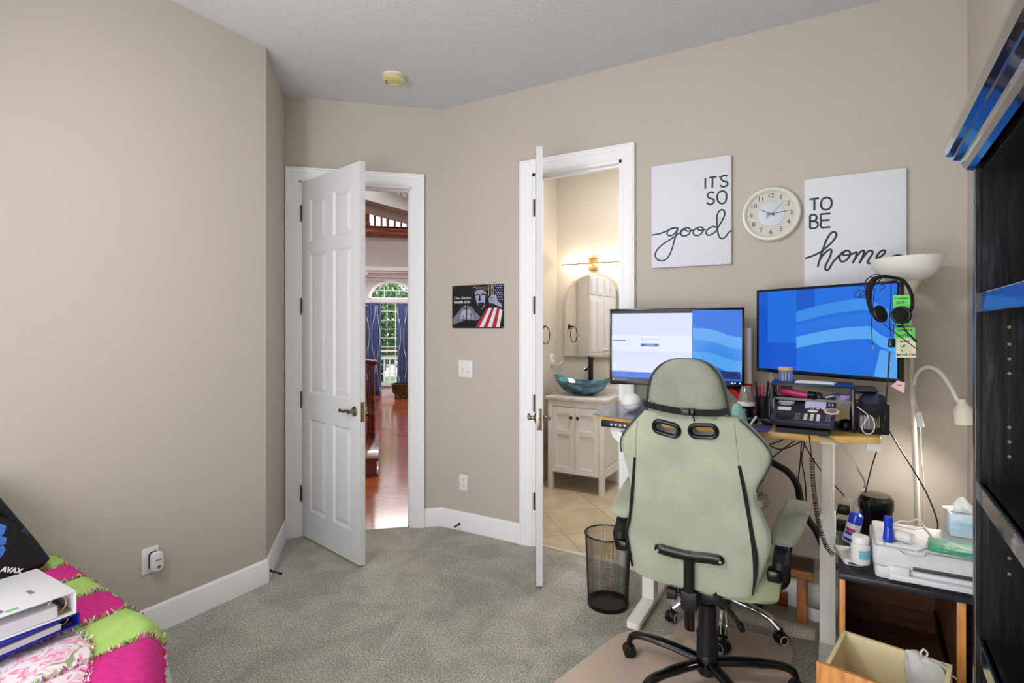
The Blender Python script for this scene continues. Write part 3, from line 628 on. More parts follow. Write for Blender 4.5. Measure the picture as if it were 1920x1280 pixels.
pm = {k: mat('print_'+k, c_, .45) for k, c_ in dict(cloud=(120, 118, 142), pale=(172, 172, 196), red=(170, 36, 50), wht=(226, 222, 230), blue=(34, 32, 78), skin=(156, 162, 190), dark=(14, 13, 16), cream=(190, 182, 160)).items()}
b = B(); flat(b, [(125, 640), (125, 560), (170, 510), (220, 450), (262, 415), (330, 440), (380, 500), (425, 560), (400, 590), (300, 590), (270, 580), (220, 605)], .0102, .0106); b.build('printed_sky', pm['cloud'], Pq, smooth=0)
b = B(); flat(b, [(200, 575), (215, 510), (250, 450), (300, 450), (335, 520), (345, 580), (272, 570)], .0106, .0109); b.build('printed_glow', pm['pale'], Pq, smooth=0)
b = B()
for (x, y0, y1, w_) in ((275, 415, 575, 36), (237, 525, 595, 16), (323, 500, 590, 20)):
    k = w_/7; flat(b, [(x-k, y0), (x+k, y0), (x+k, y1), (x-k, y1)], .0109, .0113); yy = y0+(y1-y0)*.25; flat(b, [(x-w_, yy+k), (x+w_, yy-k*1.5), (x+w_, yy+k*.5), (x-w_, yy+k*3)], .0109, .0113)
b.build('printed_crosses', pm['dark'], Pq, smooth=0)
b = B(); b.text('One Nation', .030, Matrix.Translation((pz([(226, 335)])[0][0], -.0111, pz([(226, 335)])[0][1])) @ MR, .0003, shear=.35); b.text('UNDER GOD', .024, Matrix.Translation((pz([(226, 383)])[0][0], -.0111, pz([(226, 383)])[0][1])) @ MR, .0003, bold=.0008)
b.build('printed_words', pm['wht'], Pq, smooth=0)
b = B(); flat(b, [(563, 190), (660, 190), (660, 385), (600, 370), (575, 300)], .0102, .0106); b.build('printed_flag_field', pm['blue'], Pq, smooth=0)
b = B()
for i in range(4):
    for j in range(7):
        sx_, sy_ = 583+i*22+(j % 2)*10, 205+j*26
        if sx_ > 650: continue
        flat(b, [(sx_+(8 if q % 2 == 0 else 3.4)*math.sin(math.pi*q/5), sy_-(8 if q % 2 == 0 else 3.4)*math.cos(math.pi*q/5)) for q in range(10)], .0106, .0109)
b.build('printed_stars', pm['wht'], Pq, smooth=0)
top = [(490, 460), (515, 455), (545, 450), (572, 450), (600, 452), (625, 465), (655, 478)]; bot = [(372, 668), (415, 668), (460, 668), (500, 668), (545, 668), (590, 668), (625, 668), (655, 668)]
for nm, par in (('red', 0), ('wht', 1)):
    b = B()
    for i in range(6):
        if i % 2 == par: flat(b, [top[i], top[i+1], bot[i+1], bot[i]], .0102, .0106)
    b.build('printed_red_stripes' if nm == 'red' else 'printed_white_stripes', pm[nm], Pq, smooth=0)
b = B(); flat(b, [(365, 270), (400, 250), (450, 252), (485, 280), (492, 340), (478, 410), (450, 462), (425, 468), (400, 430), (378, 370)], .0106, .0109)
flat(b, [(520, 330), (560, 305), (595, 325), (600, 375), (640, 405), (652, 455), (600, 430), (560, 405), (520, 400), (512, 360)], .0109, .0112); b.build('printed_face_and_hand', pm['skin'], Pq, smooth=0)
b = B()
for pts in ([(372, 300), (410, 292), (412, 304), (376, 314)], [(435, 290), (478, 296), (476, 308), (436, 304)], [(412, 300), (424, 298), (428, 370), (404, 374)], [(400, 395), (425, 388), (462, 395), (470, 410), (455, 440), (430, 470), (400, 440)], [(478, 300), (500, 300), (505, 450), (470, 440)], [(345, 300), (368, 300), (392, 440), (372, 520), (350, 420)], [(525, 345), (565, 335), (565, 340), (526, 352)], [(522, 368), (566, 358), (566, 363), (523, 374)]): flat(b, pts, .0112, .0115)
b.build('printed_hair_and_shadows', pm['dark'], Pq, smooth=0)
b = B(); rr = random.Random(4)
for i in range(12):
    x = 335+i*13; b.tube([Vector((q[0], -.0112, q[1])) for q in pz([(x, 215+rr.random()*50), (x+25, 205+rr.random()*55), (x+50, 212+rr.random()*50)])], .0009, 5)
for x in (508, 524, 540, 556): b.tube([Vector((q[0], -.0112, q[1])) for q in pz([(x, 195), (x+6, 260), (x+4, 318)])], .0022, 6)
b.build('printed_thorn_crown', pm['cream'], Pq)
for (x, z) in ((-.2, .14), (.2, .14)): b = B(); b.cyl((x, -.0, z), (x, -.012, z), .003, n=10); b.build('mounting_pin', chrome, Pq)
# switch, outlets, plug-in device
o = outlet('wall_plate', 'square white wall plate under the dark plaque', (-2.24, YB-.001, 1.157), 0, 'x', .122, .122, 'wall plate')
for i, (x, z) in enumerate(((-.022, .038), (-.028, .008), (-.022, -.003), (-.022, -.028), (.022, .036), (.018, -.018), (.024, -.028), (.022, .014))):
    b = B(); b.cyl((x, -.006, z), (x, -.0068, z), .0035 if i in (2, 5) else .0018, n=8); b.build('screw', darknick, o)
outlet('wall_outlet', 'white duplex outlet low on the wall left of bathroom door', (-2.258, YB-.001, .342), 0)
o = outlet('wall_outlet', 'white outlet low on the long left wall behind repeller', (XL+.001, 1.382, .355), R(90), 'duplex', .075, .122)
D_ = thing('pest_repeller', 'white rounded plug-in device with black side on the left wall', 'plug-in device', (XL+.009, 1.394, .352), R(90))
b = B(); b.prism(rrect(.052, .09, .018), .016, .042, MR, bev=.006); b.build('body', whitep, D_)
b = B(); b.prism(rrect(.046, .084, .016), .0, .018, MR); b.build('back', black, D_)
b = B(); b.cyl((.004, -.042, -.024), (.004, -.0428, -.024), .008, n=20); b.build('button', mat('steel_blue', (80, 110, 150), .3), D_)
b = B(); b.bb(-.014, .016, -.0428, -.042, .006, .011); b.build('logo_strip', greyp, D_)
# spring door stops
for lab, p, d in (('black spring door stop on the baseboard at the left corner', PA+(PB-PA)*.03+Vector((.012, .012, .055)), Vector((.75, .05, .0))), ('black spring door stop on baseboard left of bathroom', Vector((-2.285, YB-.017, .045)), Vector((.25, -.9, .12)))):
    d = d.normalized(); L0 = .085; b = B(); nn = 90; u_ = d.orthogonal().normalized(); w_ = d.cross(u_)
    b.tube([p+d*(.008+L0*.8*i/nn)+(u_*math.cos(i*.9)+w_*math.sin(i*.9))*.0045 for i in range(nn+1)], .0015, 5); b.cyl(p, p+d*.012, .01, .006, 12); b.cyl(p+d*.07, p+d*.092, .007, .008, 12)
    tag(b.build('door_stop', black), lab, 'door stop')
# smoke detector
Sd = thing('smoke_detector', 'yellowed round smoke detector on the ceiling', 'smoke detector', (-2.385, 2.63, ZC-.001))
b = B(); b.lathe([(.074, 0), (.074, -.008)][::-1], 40, caps=True); b.build('base', whitep, Sd)
b = B(); b.lathe([(.070, -.008), (.071, -.028), (.064, -.036), (.052, -.040), (.046, -.040), (.044, -.036), (.036, -.036), (.034, -.040), (0, -.040)], 40); b.build('cover', mat('yellowed_plastic', (216, 202, 150), .5), Sd)
for a in (200, 235): b = B(); b.bb(-.005, .005, -.003, .003, -.042, -.038); t_ = b.build('dark_slot', mat('slot_brown', (90, 60, 30), .6), Sd); t_.location = (.05*math.cos(R(a)), .05*math.sin(R(a)), 0)
# ---------------------------------------------------------------- bed at lower left
pink = mat('quilt_magenta', (206, 38, 132), .9, noise_=.35, nscale=60, bump=.6, bscale=300)
lime = mat('quilt_lime', (170, 204, 110), .9, noise_=.2, nscale=24, bump=.5, bscale=300)
flor = ramp_mat('quilt_floral', [(.30, (150, 160, 120)), (.38, (236, 222, 228)), (.50, (240, 226, 232)), (.58, (232, 120, 160)), (.64, (238, 214, 226)), (.76, (206, 180, 210))], 'noise', 17, .9, distortion=1.6, detail=2)
sheet = mat('white_sheet', (226, 226, 230), .9, bump=.4, bscale=40)
fr_w = mat('fringe_white', (240, 232, 232), .9); fr_g = mat('fringe_green', (140, 196, 120), .9)
BXa, BXb, BYa, BYb, BZt = XL+.03, -1.38, -.95, 1.025, .52
def yend(x): return BYb-.085*(x-BXa)-.42*max(0, x+1.86)
bed = thing('bed', 'twin bed against the left wall under a patchwork quilt', 'bed', (BXa, BYa, 0))
def bbx(b, x0, x1, y0, y1, z0, z1, bev=.01): b.bb(x0-BXa, x1-BXa, y0-BYa, y1-BYa, z0, z1, bev=bev, seg=4)
b = B(); bbx(b, BXa+.02, BXb-.05, BYa+.02, BYb-.36, .28, .50, .05); b.build('mattress', sheet, bed)
b = B(); bbx(b, BXa+.02, BXb-.05, BYa+.02, BYb-.36, .10, .27, .015); b.build('bed_base', mat('bed_fabric', (120, 116, 112), .9), bed)
for x in (BXa+.07, BXb-.1):
    for y in (BYa+.07, BYb-.42): b = B(); b.cyl((x-BXa, y-BYa, 0), (x-BXa, y-BYa, .11), .02, .025, 14); b.build('leg', blackmat, bed)
def drape(x, y):
    """bed-top surface with rounded, falling right and far edges"""
    nx, ny = max(0, x-(BXb-.03)), max(0, y-(yend(x)-.03)); z = BZt; X, Y = x, y
    def fall(d): return (min(d, .06)*.8+max(0, d-.06)*.16, -(max(0, d-.0)**1.25)*1.9 if d < .06 else -.056-(d-.06)*.97)
    if nx: a, dz = fall(nx); X = BXb-.03+a; z += dz
    if ny: a, dz = fall(ny); Y = yend(x)-.03+a; z += dz
    return Vector((X, Y, z))
# white sheet hanging out below the quilt
b = B(); G = [[drape(x, y)+Vector((0, 0, -.012+.004*math.sin(x*40)*math.sin(y*31))) for x in [BXa+.01+(BXb+.38-BXa)*i/60 for i in range(61)]] for y in [BYa+(BYb+.38-BYa)*j/60 for j in range(61)]]
b.loft([[p-Vector((BXa, BYa, 0)) for p in row] for row in G], caps=False, loop=False); o = b.build('top_sheet', sheet, bed); md = o.modifiers.new('t', 'SOLIDIFY'); md.thickness = .004
Q = thing('patchwork_quilt', 'pink, lime and floral rag quilt spread over the bed', 'quilt', (BXa, BYa, 0))
qs = .212; nxp, nyp = 6, 9; b = B(); rq = random.Random(2)
xbs = [-1.50, -1.79, -2.02, -2.24, -2.42, -2.60, BXa+.001]; ye = BYb+.035      # quilt edge in flat coordinates
for i in range(nxp):
    for j in range(nyp):
        x1, x0, y1 = xbs[i], xbs[i+1], ye-j*qs; y0 = y1-qs; sk = lambda x: yend(x)-BYb
        if x1 <= BXa+.01: continue
        if j == 0: kind = 0 if i % 2 == 0 else 1
        elif i == 0: kind = 1 if j % 2 else 0
        else: kind = 2
        if j == 0: kind = i % 2
        else: kind = 2
        b.mi = kind; k = 9; V = []
        for a in range(k+1):
            row = []
            for c_ in range(k+1):
                fx, fy = a/k, c_/k; x, y = x0+(x1-x0)*fx, y0+(y1-y0)*fy
                puff = .014*(math.sin(math.pi*fx)*math.sin(math.pi*fy))**.5+.003*math.sin(x*70+y*30)
                p = drape(x, y+sk(x))+Vector((0, 0, puff)); row.append(b.bm.verts.new(p-Vector((BXa, BYa, 0))))
            V.append(row)
        for a in range(k):
            for c_ in range(k): f = b.bm.faces.new((V[a][c_], V[a+1][c_], V[a+1][c_+1], V[a][c_+1])); f.material_index = kind
        # clipped rag fringe along the two lit seams of each patch
        for side in range(4):
            n = 60
            for q in range(n):
                t_ = (q+rq.random()*.8)/n
                if side == 0: x, y = x0+(x1-x0)*t_, y0
                elif side == 1: x, y = x0, y0+(y1-y0)*t_
                elif side == 2: x, y = x0+(x1-x0)*t_, y1
                else: x, y = x1, y0+(y1-y0)*t_
                p = drape(x+rq.uniform(-.006, .006), y+sk(x)+rq.uniform(-.006, .006))-Vector((BXa, BYa, 0))
                d1 = Vector((rq.uniform(-1, 1), rq.uniform(-1, 1), 1.1)).normalized()*rq.uniform(.008, .018); d2 = Vector((rq.uniform(-1, 1), rq.uniform(-1, 1), 0)).normalized()*.0025
                f = b.bm.faces.new([b.bm.verts.new(p-d2), b.bm.verts.new(p+d2), b.bm.verts.new(p+d1+d2*.8), b.bm.verts.new(p+d1-d2*.8)])
                f.material_index = rq.choice([kind, kind, 3, 4] if kind < 2 else [3, 3, 5, 0, 4])
q_ = b.build('quilt_cover', [pink, lime, flor, fr_w, fr_g, mat('fringe_lilac', (214, 186, 214), .9)], Q, smooth=50)
# binders
def binder(label, pts_top, z0, z1, shell, ringm, open_gap, inner, tabs=False):
    """pts_top: far spine corner, near spine corner, near fore corner in pixels on the plane z1"""
    A, Bp, Cp = gz(*pts_top[0], z1), gz(*pts_top[1], z1), gz(*pts_top[2], z1)
    e1 = (Bp-A); Ls_ = e1.length; e1.normalize(); e2 = (Cp-Bp); e2 = (e2-e1*e2.dot(e1)).normalized(); Wd = .27
    # local frame: x = along fore (e2), y = along spine (-e1), z up ; origin near spine corner bottom
    rz = math.atan2(e2.y, e2.x); O = thing('binder', label, 'binder', (Bp.x, Bp.y, z0), rz)
    sgn = 1 if Vector((-e2.y, e2.x)).dot(Vector((-e1.x, -e1.y))) > 0 else -1; Ls_ = .295; h = z1-z0
    def bx(x0, x1, y0, y1, a, c_, bev=.0015, bb_=None): (bb_ or b).bb(x0, x1, min(sgn*y0, sgn*y1), max(sgn*y0, sgn*y1), a, c_, bev=bev)
    b = B(); bx(0, Wd, 0, Ls_, 0, .004, bb_=b); b.build('back_cover', shell, O)
    b = B(); bx(0, .004, 0, Ls_, .002, h-.002, bb_=b); b.build('spine', shell, O)
    b = B(); bx(0, Wd, 0, Ls_, h-.004, h, bb_=b); cv = b.build('front_cover', shell, O)
    b = B()
    for q in range(int((h-.014-open_gap)/.0022)): dx = .0015*math.sin(q*2.1); bx(.045+dx, .045+.215+dx, .008, .288, .006+q*.0022, .0078+q*.0022, 0, bb_=b)
    b.build('paper_stack', inner, O, smooth=0)
    b = B(); bx(.006, .032, .02, .27, .004, .007, bb_=b)
    b.build('ring_bar', ringm, O)
    for yy in (.03, .145, .26):
        b = B(); b.tube([(.028+.022*math.cos(a)+.01, sgn*yy, .004+h*.42+h*.36*math.sin(a)) for a in [2*math.pi*i/24 for i in range(24)]], .0022, 6, closed=True); b.build('ring', ringm, O)
    return O, sgn, h, cv
blu = mat('binder_blue', (22, 30, 150), .4); wb = mat('binder_white', (222, 222, 228), .35, noise_=.04, nscale=12)
pap = mat('paper', (230, 230, 236), .8); sil = mat('ring_metal', (190, 176, 140), .3, metal=.9)
O1, s1, h1, c1 = binder('blue ring binder lying on the quilt, under the white one', ((70, 1118), (150, 1147), (0, 1232)), .555, .592, blu, sil, .004, pap)
O2, s2, h2, c2 = binder('thick white ring binder stacked on the blue binder', ((62, 1061), (144, 1107), (0, 1175)), .594, .662, wb, sil, .020, pap)
b = B()
for i, cc in enumerate(((214, 130, 50), (150, 70, 150), (110, 190, 90), (90, 160, 200))): pass
b.bb(.178, .196, s2*.0235, s2*.0455, h2, h2+.0006); b.build('orange_tab', mat('tab_orange', (224, 130, 60), .5), O2)
b = B(); b.bb(.160, .176, s2*.0235, s2*.0455, h2, h2+.0006); b.build('purple_tab', mat('tab_purple', (150, 90, 160), .5), O2)
b = B(); b.bb(.130, .158, s2*.0135, s2*.0285, h2, h2+.0006); b.build('green_tab', mat('tab_green', (120, 196, 130), .5), O2)
b = B(); b.bb(.07, .082, s2*.09, s2*.125, h2, h2+.0004); b.build('small_mark', greyp, O2)
# black bag leaning by the wall
Bg = thing('laptop_bag', 'black shoulder bag with blue printed graphic leaning on left wall', 'bag', (-2.56, .845, .545), R(0))
bl = mat('bag_nylon', (7, 7, 14), .6, noise_=.3, nscale=10); b = B()
rings = []
for (z, w, d_, yo) in ((0, .18, .05, 0), (.02, .21, .065, 0), (.10, .21, .06, 0), (.20, .205, .045, -.005), (.30, .20, .028, -.01), (.33, .19, .012, -.012)):
    rings.append([Vector((-.05+d_*math.copysign(abs(math.cos(a))**.7, math.cos(a))-z*.25+.0, -.11+w*math.copysign(abs(math.sin(a))**.5, math.sin(a))-z*.45, z)) for a in [2*math.pi*i/36 for i in range(36)]])
b.loft(rings); b.build('body', bl, Bg)
b = B(); b.tube(sm([(-.04, .06, .03), (-.05, .03, .10), (-.07, -.02, .19), (-.08, -.09, .262), (-.09, -.19, .33)]), .014, 10, flat=((1, 0, 0), .4)); b.build('strap', blackgl, Bg)
b = B(); b.box((-.052, .012, .135), (.012, .034, .03), Matrix.Rotation(R(30), 3, 'X'), bev=.004); b.build('strap_slider', mat('slider', (48, 52, 80), .3), Bg)
b = B(); IM = Bg.matrix_basis.inverted()
def onbag(u, v): return IM @ gx(u, v, -2.50)
for pts in ([(-8, 985), (4, 982), (12, 986), (8, 1000), (-6, 1010)], [(-8, 1012), (2, 1004), (13, 1008), (10, 1020), (-6, 1024)], [(-6, 1030), (6, 1022), (11, 1030), (4, 1042), (-8, 1052)]):
    q = [onbag(u, v) for u, v in pts]; b.loft([q, [p+Vector((-.006, 0, 0)) for p in q]])
b.build('blue_graphic', mat('graphic_blue', (74, 120, 206), .5, noise_=.5, nscale=60), Bg)
b = B(); b.text('AVAX', .024, Matrix.Translation(onbag(22, 1069)) @ Matrix.Rotation(R(90), 4, 'Z') @ Matrix.Rotation(R(90), 4, 'X') @ Matrix.Rotation(R(-28), 4, 'Z'), .0006, bold=.001); b.build('printed_letters', whitep, Bg)

# ---------------------------------------------------------------- black bookcase on the right wall
Bk = thing('bookcase', 'tall black wooden bookcase with crown moulding along the right wall', 'bookcase', (.268, 1.50, 0), R(-2.4))
bm_ = ramp_mat('black_oak', [(.35, (10, 10, 13)), (.6, (22, 22, 27)), (.72, (46, 46, 54))], 'noise', 9, .3, stretch=(6, 6, .8), bump=.4, detail=8, coat=.3)
bsh = ramp_mat('black_oak_shelf', [(.35, (12, 12, 16)), (.6, (24, 24, 30)), (.75, (52, 52, 62))], 'noise', 9, .16, stretch=(6, .8, 6), bump=.3, detail=8, coat=.6)
DP = .245; HB = 1.80; LB = .95
b = B(); b.bb(.012, DP, -.02, 0, 0, HB); b.bb(0, .012, -.022, .002, 0, HB, bev=.002)
sp = b.build('side_panel', bm_, Bk, smooth=0)
for z in [.35+.032*k for k in range(3)]+[.62, .67, .95+.0, .982, 1.014, 1.046, 1.19, 1.22, 1.25, 1.36, 1.39, 1.42, 1.455]:
    b = B(); b.cyl((.055, -.0205, z), (.055, -.0195, z), .0032, n=10); b.build('pin_hole', mat('pin_brass', (180, 170, 140), .3, metal=.8), sp)
b = B(); b.bb(.012, DP, -LB, -LB+.02, 0, HB); b.bb(0, .012, -LB-.002, -LB+.022, 0, HB, bev=.002); b.build('side_panel', bm_, Bk, smooth=0)
b = B(); b.bb(DP-.008, DP, -LB+.02, -.02, .05, HB); b.build('back_panel', bm_, Bk, smooth=0)
for zt in (.08, .455, .803, 1.128, 1.526):
    b = B(); b.bb(.012, DP-.008, -LB+.021, -.021, zt-.02, zt); b.bb(.006, .020, -LB+.021, -.021, zt-.040, zt+.0, bev=.002); b.build('shelf', bsh, Bk, smooth=0)
b = B(); b.bb(.013, DP-.009, -LB+.021, -.021, HB-.02, HB); b.build('top_board', bm_, Bk, smooth=0)
b = B(); b.bb(.003, .015, -LB+.023, -.023, 0, .055); b.build('toe_board', bm_, Bk, smooth=0)
b = B(); prof = [(0, 0), (-.010, .006), (-.016, .016), (-.018, .028), (-.030, .034), (-.030, .042), (-.040, .046), (-.044, .062), (-.044, .070), (0, .070)]
ring = [[Vector((DP, -a, HB-.012+z)) for a, z in prof], [Vector((a, -a, HB-.012+z)) for a, z in prof], [Vector((a, -LB+a, HB-.012+z)) for a, z in prof]]
ring2 = [[Vector((DP+.0, -a, HB-.012+z)) for a, z in prof], [Vector((a, -a, HB-.012+z)) for a, z in prof], [Vector((a, -LB+a, HB-.012+z)) for a, z in prof], [Vector((DP, -LB+a, HB-.012+z)) for a, z in prof]]
b.loft(ring2); b.bb(-.03, DP, -LB, .03, HB+.04, HB+.056); b.build('crown_moulding', mat('crown_gloss', (20, 20, 30), .12, coat=1), Bk, smooth=12)
# ---------------------------------------------------------------- standing desk
ZT = 1.03
birch = ramp_mat('desk_birch', [(.3, (206, 160, 84)), (.5, (224, 180, 104)), (.7, (234, 194, 122))], 'noise', 5, .35, stretch=(.8, 8, 8), coat=.3)
dwhite = mat('desk_white', (242, 240, 234), .4)
Dk = thing('standing_desk', 'height-adjustable desk with yellow birch top and white steel legs', 'desk', (-.42, 2.80, 0))
ox, oy = -.42, 2.80
b = B(); fr = sm([(-.985, 2.545, 0), (-.93, 2.52, 0), (-.62, 2.47, 0), (-.25, 2.445, 0), (.0, 2.47, 0), (.13, 2.515, 0), (.175, 2.545, 0), (.185, 2.60, 0)], 5)
b.prism([(p.x-ox, p.y-oy) for p in fr]+[(.185-ox, 3.16-oy), (-1.01-ox, 3.16-oy), (-1.01-ox, 2.57-oy)], ZT-.026, ZT, bev=.004); b.build('tabletop', birch, Dk)
for x in (-.81, .0):
    b = B(); b.bb(x-.032-ox, x+.032-ox, 2.815-oy, 2.90-oy, .04, .62, bev=.006); b.bb(x-.026-ox, x+.026-ox, 2.823-oy, 2.892-oy, .6, ZT-.05, bev=.005); b.build('leg', dwhite, Dk)
    b = B(); b.prism(rrect(.068, .54, .02, cx=x-ox, cy=2.825-oy), .006, .038, bev=.004); b.build('foot', dwhite, Dk)
    b = B(); b.bb(x-.03-ox, x+.03-ox, 2.56-oy, 3.1-oy, ZT-.052, ZT-.0265, bev=.004); b.build('side_bracket', dwhite, Dk)
b = B(); b.bb(-.78-ox, -.03-ox, 2.83-oy, 2.87-oy, ZT-.066, ZT-.03, bev=.004); b.build('cross_beam', dwhite, Dk)
b = B(); b.bb(-.955-ox, -.80-ox, 2.515-oy, 2.60-oy, ZT-.058, ZT-.0265, bev=.004); cp = b.build('control_panel', black, Dk)
for i in range(5): b = B(); b.cyl((-.90+i*.022-ox, 2.5155-oy, ZT-.043), (-.90+i*.022-ox, 2.513-oy, ZT-.043), .006, n=14); b.build('button', mat('panel_button', (210, 210, 215), .4), cp)
b = B(); b.prism([(-.05, 0), (.055, 0), (.055, -.04), (.03, -.075), (.0, -.085), (-.035, -.06), (-.05, -.03)], -.008, 0, Matrix.Translation((-.87-ox, 2.56-oy, ZT-.058)) @ MR, bev=.002); b.cyl((-.86-ox, 2.555-oy, ZT-.085), (-.86-ox, 2.52-oy, ZT-.085), .011, n=14); b.build('cable_hook', whitep, Dk)
# ---- floor mat under the chair
def chairmat():
    P = [gz(*p) for p in ((1178, 1184), (1200, 1183), (1238, 1196), (1262, 1190), (1270, 1168), (1285, 1162), (1340, 1172), (1420, 1190), (1478, 1204), (1487, 1222), (1484, 1245))]
    P += [Vector((-.13, 2.46, 0)), Vector((-.10, 2.30, 0)), Vector((-.10, 2.2, 0)), Vector((-.10, 1.55, 0)), Vector((-.13, 1.50, 0)), Vector((-1.02, 1.50, 0)), Vector((-1.05, 1.53, 0)), Vector((-1.02, 1.8, 0)), Vector((-.86, 2.48, 0))]
    b = B(); b.prism([(p.x+.5, p.y-2.2) for p in P][::-1], 0.001, .005); return b.build('chair_mat', mat('mat_vinyl', (240, 218, 202), .2, trans=0, alpha=.45, noise_=.05, nscale=6, bump=.2, bscale=15), None, (-.5, 2.2, .001))
tag(chairmat(), 'translucent brownish plastic chair mat on the carpet', 'chair mat')
# ---- monitors
scrn = {}
def em(name, col, s=1.0):
    m = mat('screen_'+name, col, .15, emit=s*.9, spec=.3); m.node_tree.nodes['Principled BSDF'].inputs['Base Color'].default_value = (.004, .004, .005, 1); return m
def monitor(label, L, Rr, z0, z1, fn, bez=.012, stand=None):
    L = Vector(L); Rr = Vector(Rr); c_ = (L+Rr)/2; w = (Rr-L).length; a = math.atan2(Rr.y-L.y, Rr.x-L.x); h = z1-z0
    O = thing('monitor', label, 'monitor', (c_.x, c_.y, z0), a)
    b = B(); b.bb(-w/2, w/2, 0, .028, 0, h, bev=.003); b.bb(-w*.3, w*.3, .028, .055, h*.2, h*.8, bev=.01)
    for (x0, x1, q0, q1) in ((-w/2, w/2, 0, bez+.006), (-w/2, w/2, h-bez, h), (-w/2, -w/2+bez, bez+.006, h-bez), (w/2-bez, w/2, bez+.006, h-bez)): b.bb(x0, x1, -.0035, .001, q0, q1, bev=.001)
    b.build('housing', blackgl, O)
    b = B(); b.bb(-w/2+bez, w/2-bez, -.0012, .0, bez+.006, h-bez); s_ = b.build('screen', em('blue', (30, 118, 236), .95), O, smooth=0)
    W, Hh, ox_, oz = w-2*bez, h-2*bez-.006, -w/2+bez, bez+.006
    def area_(name, pts, m, d=1):
        bb_ = B(); bb_.prism([(ox_+x*W, oz+y*Hh) for x, y in pts], .0012+.0002*d, .0013+.0002*d, MR); return bb_.build(name, m, s_, smooth=0)
    def words(name, t, x, y, size, m, d=3, bold=0): bb_ = B(); bb_.text(t, size, Matrix.Translation((ox_+x*W, -.0013-.0002*d, oz+y*Hh)) @ MR, .00005, bold=bold); return bb_.build(name, m, s_, smooth=0)
    fn(area_, words); return O
b1, b2, b3, b4 = em('azure', (64, 150, 246), .95), em('sky', (92, 176, 255), .95), em('royal', (24, 96, 222), .9), em('navy', (26, 34, 96), .6)
def wave(y0, x0=0, x1=1, amp=.1, ph=0, up=.14, xs=.55):
    out = []
    for i in range(25):
        x = x0+(x1-x0)*i/24; t = 1/(1+math.exp(-(x-xs)*22)); out.append((x, y0+amp*math.sin(min(1, x/ max(xs, .01))*math.pi*.5+ph)-t*up))
    return out
def ribbon(A, p, y0, y1, m, d, **k): a = wave(y0, **k); c_ = wave(y1, **k); return A(p, c_+a[::-1], m, d)
def scr_left(A, W_):
    kw = dict(x0=.645, x1=1, amp=.0, up=.13, xs=.86)
    ribbon(A, 'wallpaper_band', .60, .76, b2, 1, **kw); ribbon(A, 'wallpaper_band', .44, .60, b1, 1, **kw); ribbon(A, 'wallpaper_band', .27, .44, b2, 2, **kw)
    A('browser_window', [(0, .135), (.64, .135), (.64, .965), (0, .965)], em('window', (218, 226, 250), 1.06), 4)
    A('page_band', [(0, .43), (.64, .43), (.64, .66), (0, .66)], em('band', (228, 234, 254), 1.08), 5)
    A('window_title_bar', [(0, .965), (.64, .965), (.64, 1), (0, 1)], em('title', (70, 66, 66), .5), 4)
    A('log_in_button', [(.238, .498), (.382, .498), (.382, .54), (.238, .54)], em('button', (70, 122, 206), .9), 6); W_('button_words', 'LOG IN', .31, .519, .013, em('white', (240, 244, 255), .95), 8)
    for i, (x0, x1, y) in enumerate(((.01, .12, .575), (.13, .165, .575), (.085, .165, .552), (.238, .382, .60), (.0, .19, .145))): A('text_line', [(x0, y), (x1, y), (x1, y+(.012 if i == 0 else .005)), (x0, y+(.012 if i == 0 else .005))], em('textgrey', (110, 108, 140) if i == 0 else (176, 180, 206), .8), 6)
    A('taskbar', [(0, 0), (1, 0), (1, .055), (0, .055)], b4, 4); A('task_button', [(.03, .01), (.13, .01), (.13, .045), (.03, .045)], em('task', (96, 92, 150), .7), 5)
    A('popup_box', [(.80, .08), (.99, .08), (.99, .18), (.80, .18)], em('popup', (52, 58, 130), .7), 5)
    for x in (.012, .93, .95, .985): A('tray_icon', [(x-.005, .02), (x+.007, .02), (x+.007, .036), (x-.005, .036)], em('white', (240, 244, 255), .95), 6)
def scr_right(A, W_):
    A('wallpaper_panel', [(0, 0), (.08, 0), (.08, 1), (0, 1)], b3, 1); A('wallpaper_panel', [(.0, 0), (.32, 0), (.32, .34), (.0, .34)], b3, 2)
    A('wallpaper_panel', [(.32, .63), (.32, 1), (.46, 1), (.46, .68)], b3, 1)
    kw = dict(x0=.32, x1=1, amp=.0, up=.14, xs=.84)
    def arc(y0, y1, m, d, x0=.32):
        n = 20; lo = [(x0+(.84-x0)*i/n, y0+.13*math.sin(i/n*math.pi/2)) for i in range(n+1)]; hi = [(x, y+(y1-y0)) for x, y in lo]
        A('wallpaper_band', lo+[(.90, y0+.05), (1, y0-.02), (1, y1-.04), (.90, y1+.04)]+hi[::-1], m, d)
    arc(.60, .73, b1, 2); arc(.44, .56, b3 if 0 else em('mid', (44, 124, 240), .95), 2); arc(.28, .42, b2, 3)
    A('wallpaper_panel', [(.86, .0), (1, .0), (1, .26), (.90, .30)], b2, 4)
monitor('monitor left of the other, showing a white log-in window', (-1.062, 2.943, 0), (-.369, 3.02, 0), 1.137, 1.556, scr_left)
mr = monitor('monitor showing only blue wallpaper, with headset hung over its corner', (-.317, 3.09, 0), (.257, 2.71, 0), 1.227, 1.646, scr_right)
def tube_thing(name, label, cat, pts, r, m, k=6, n=8, smooth_=True, group=None):
    P = sm(pts, k) if smooth_ else [Vector(p) for p in pts]; o0 = Vector(P[0]); b = B(); b.tube([p-o0 for p in P], r, n)
    return tag(b.build(name, m, None, o0), label, cat, group)
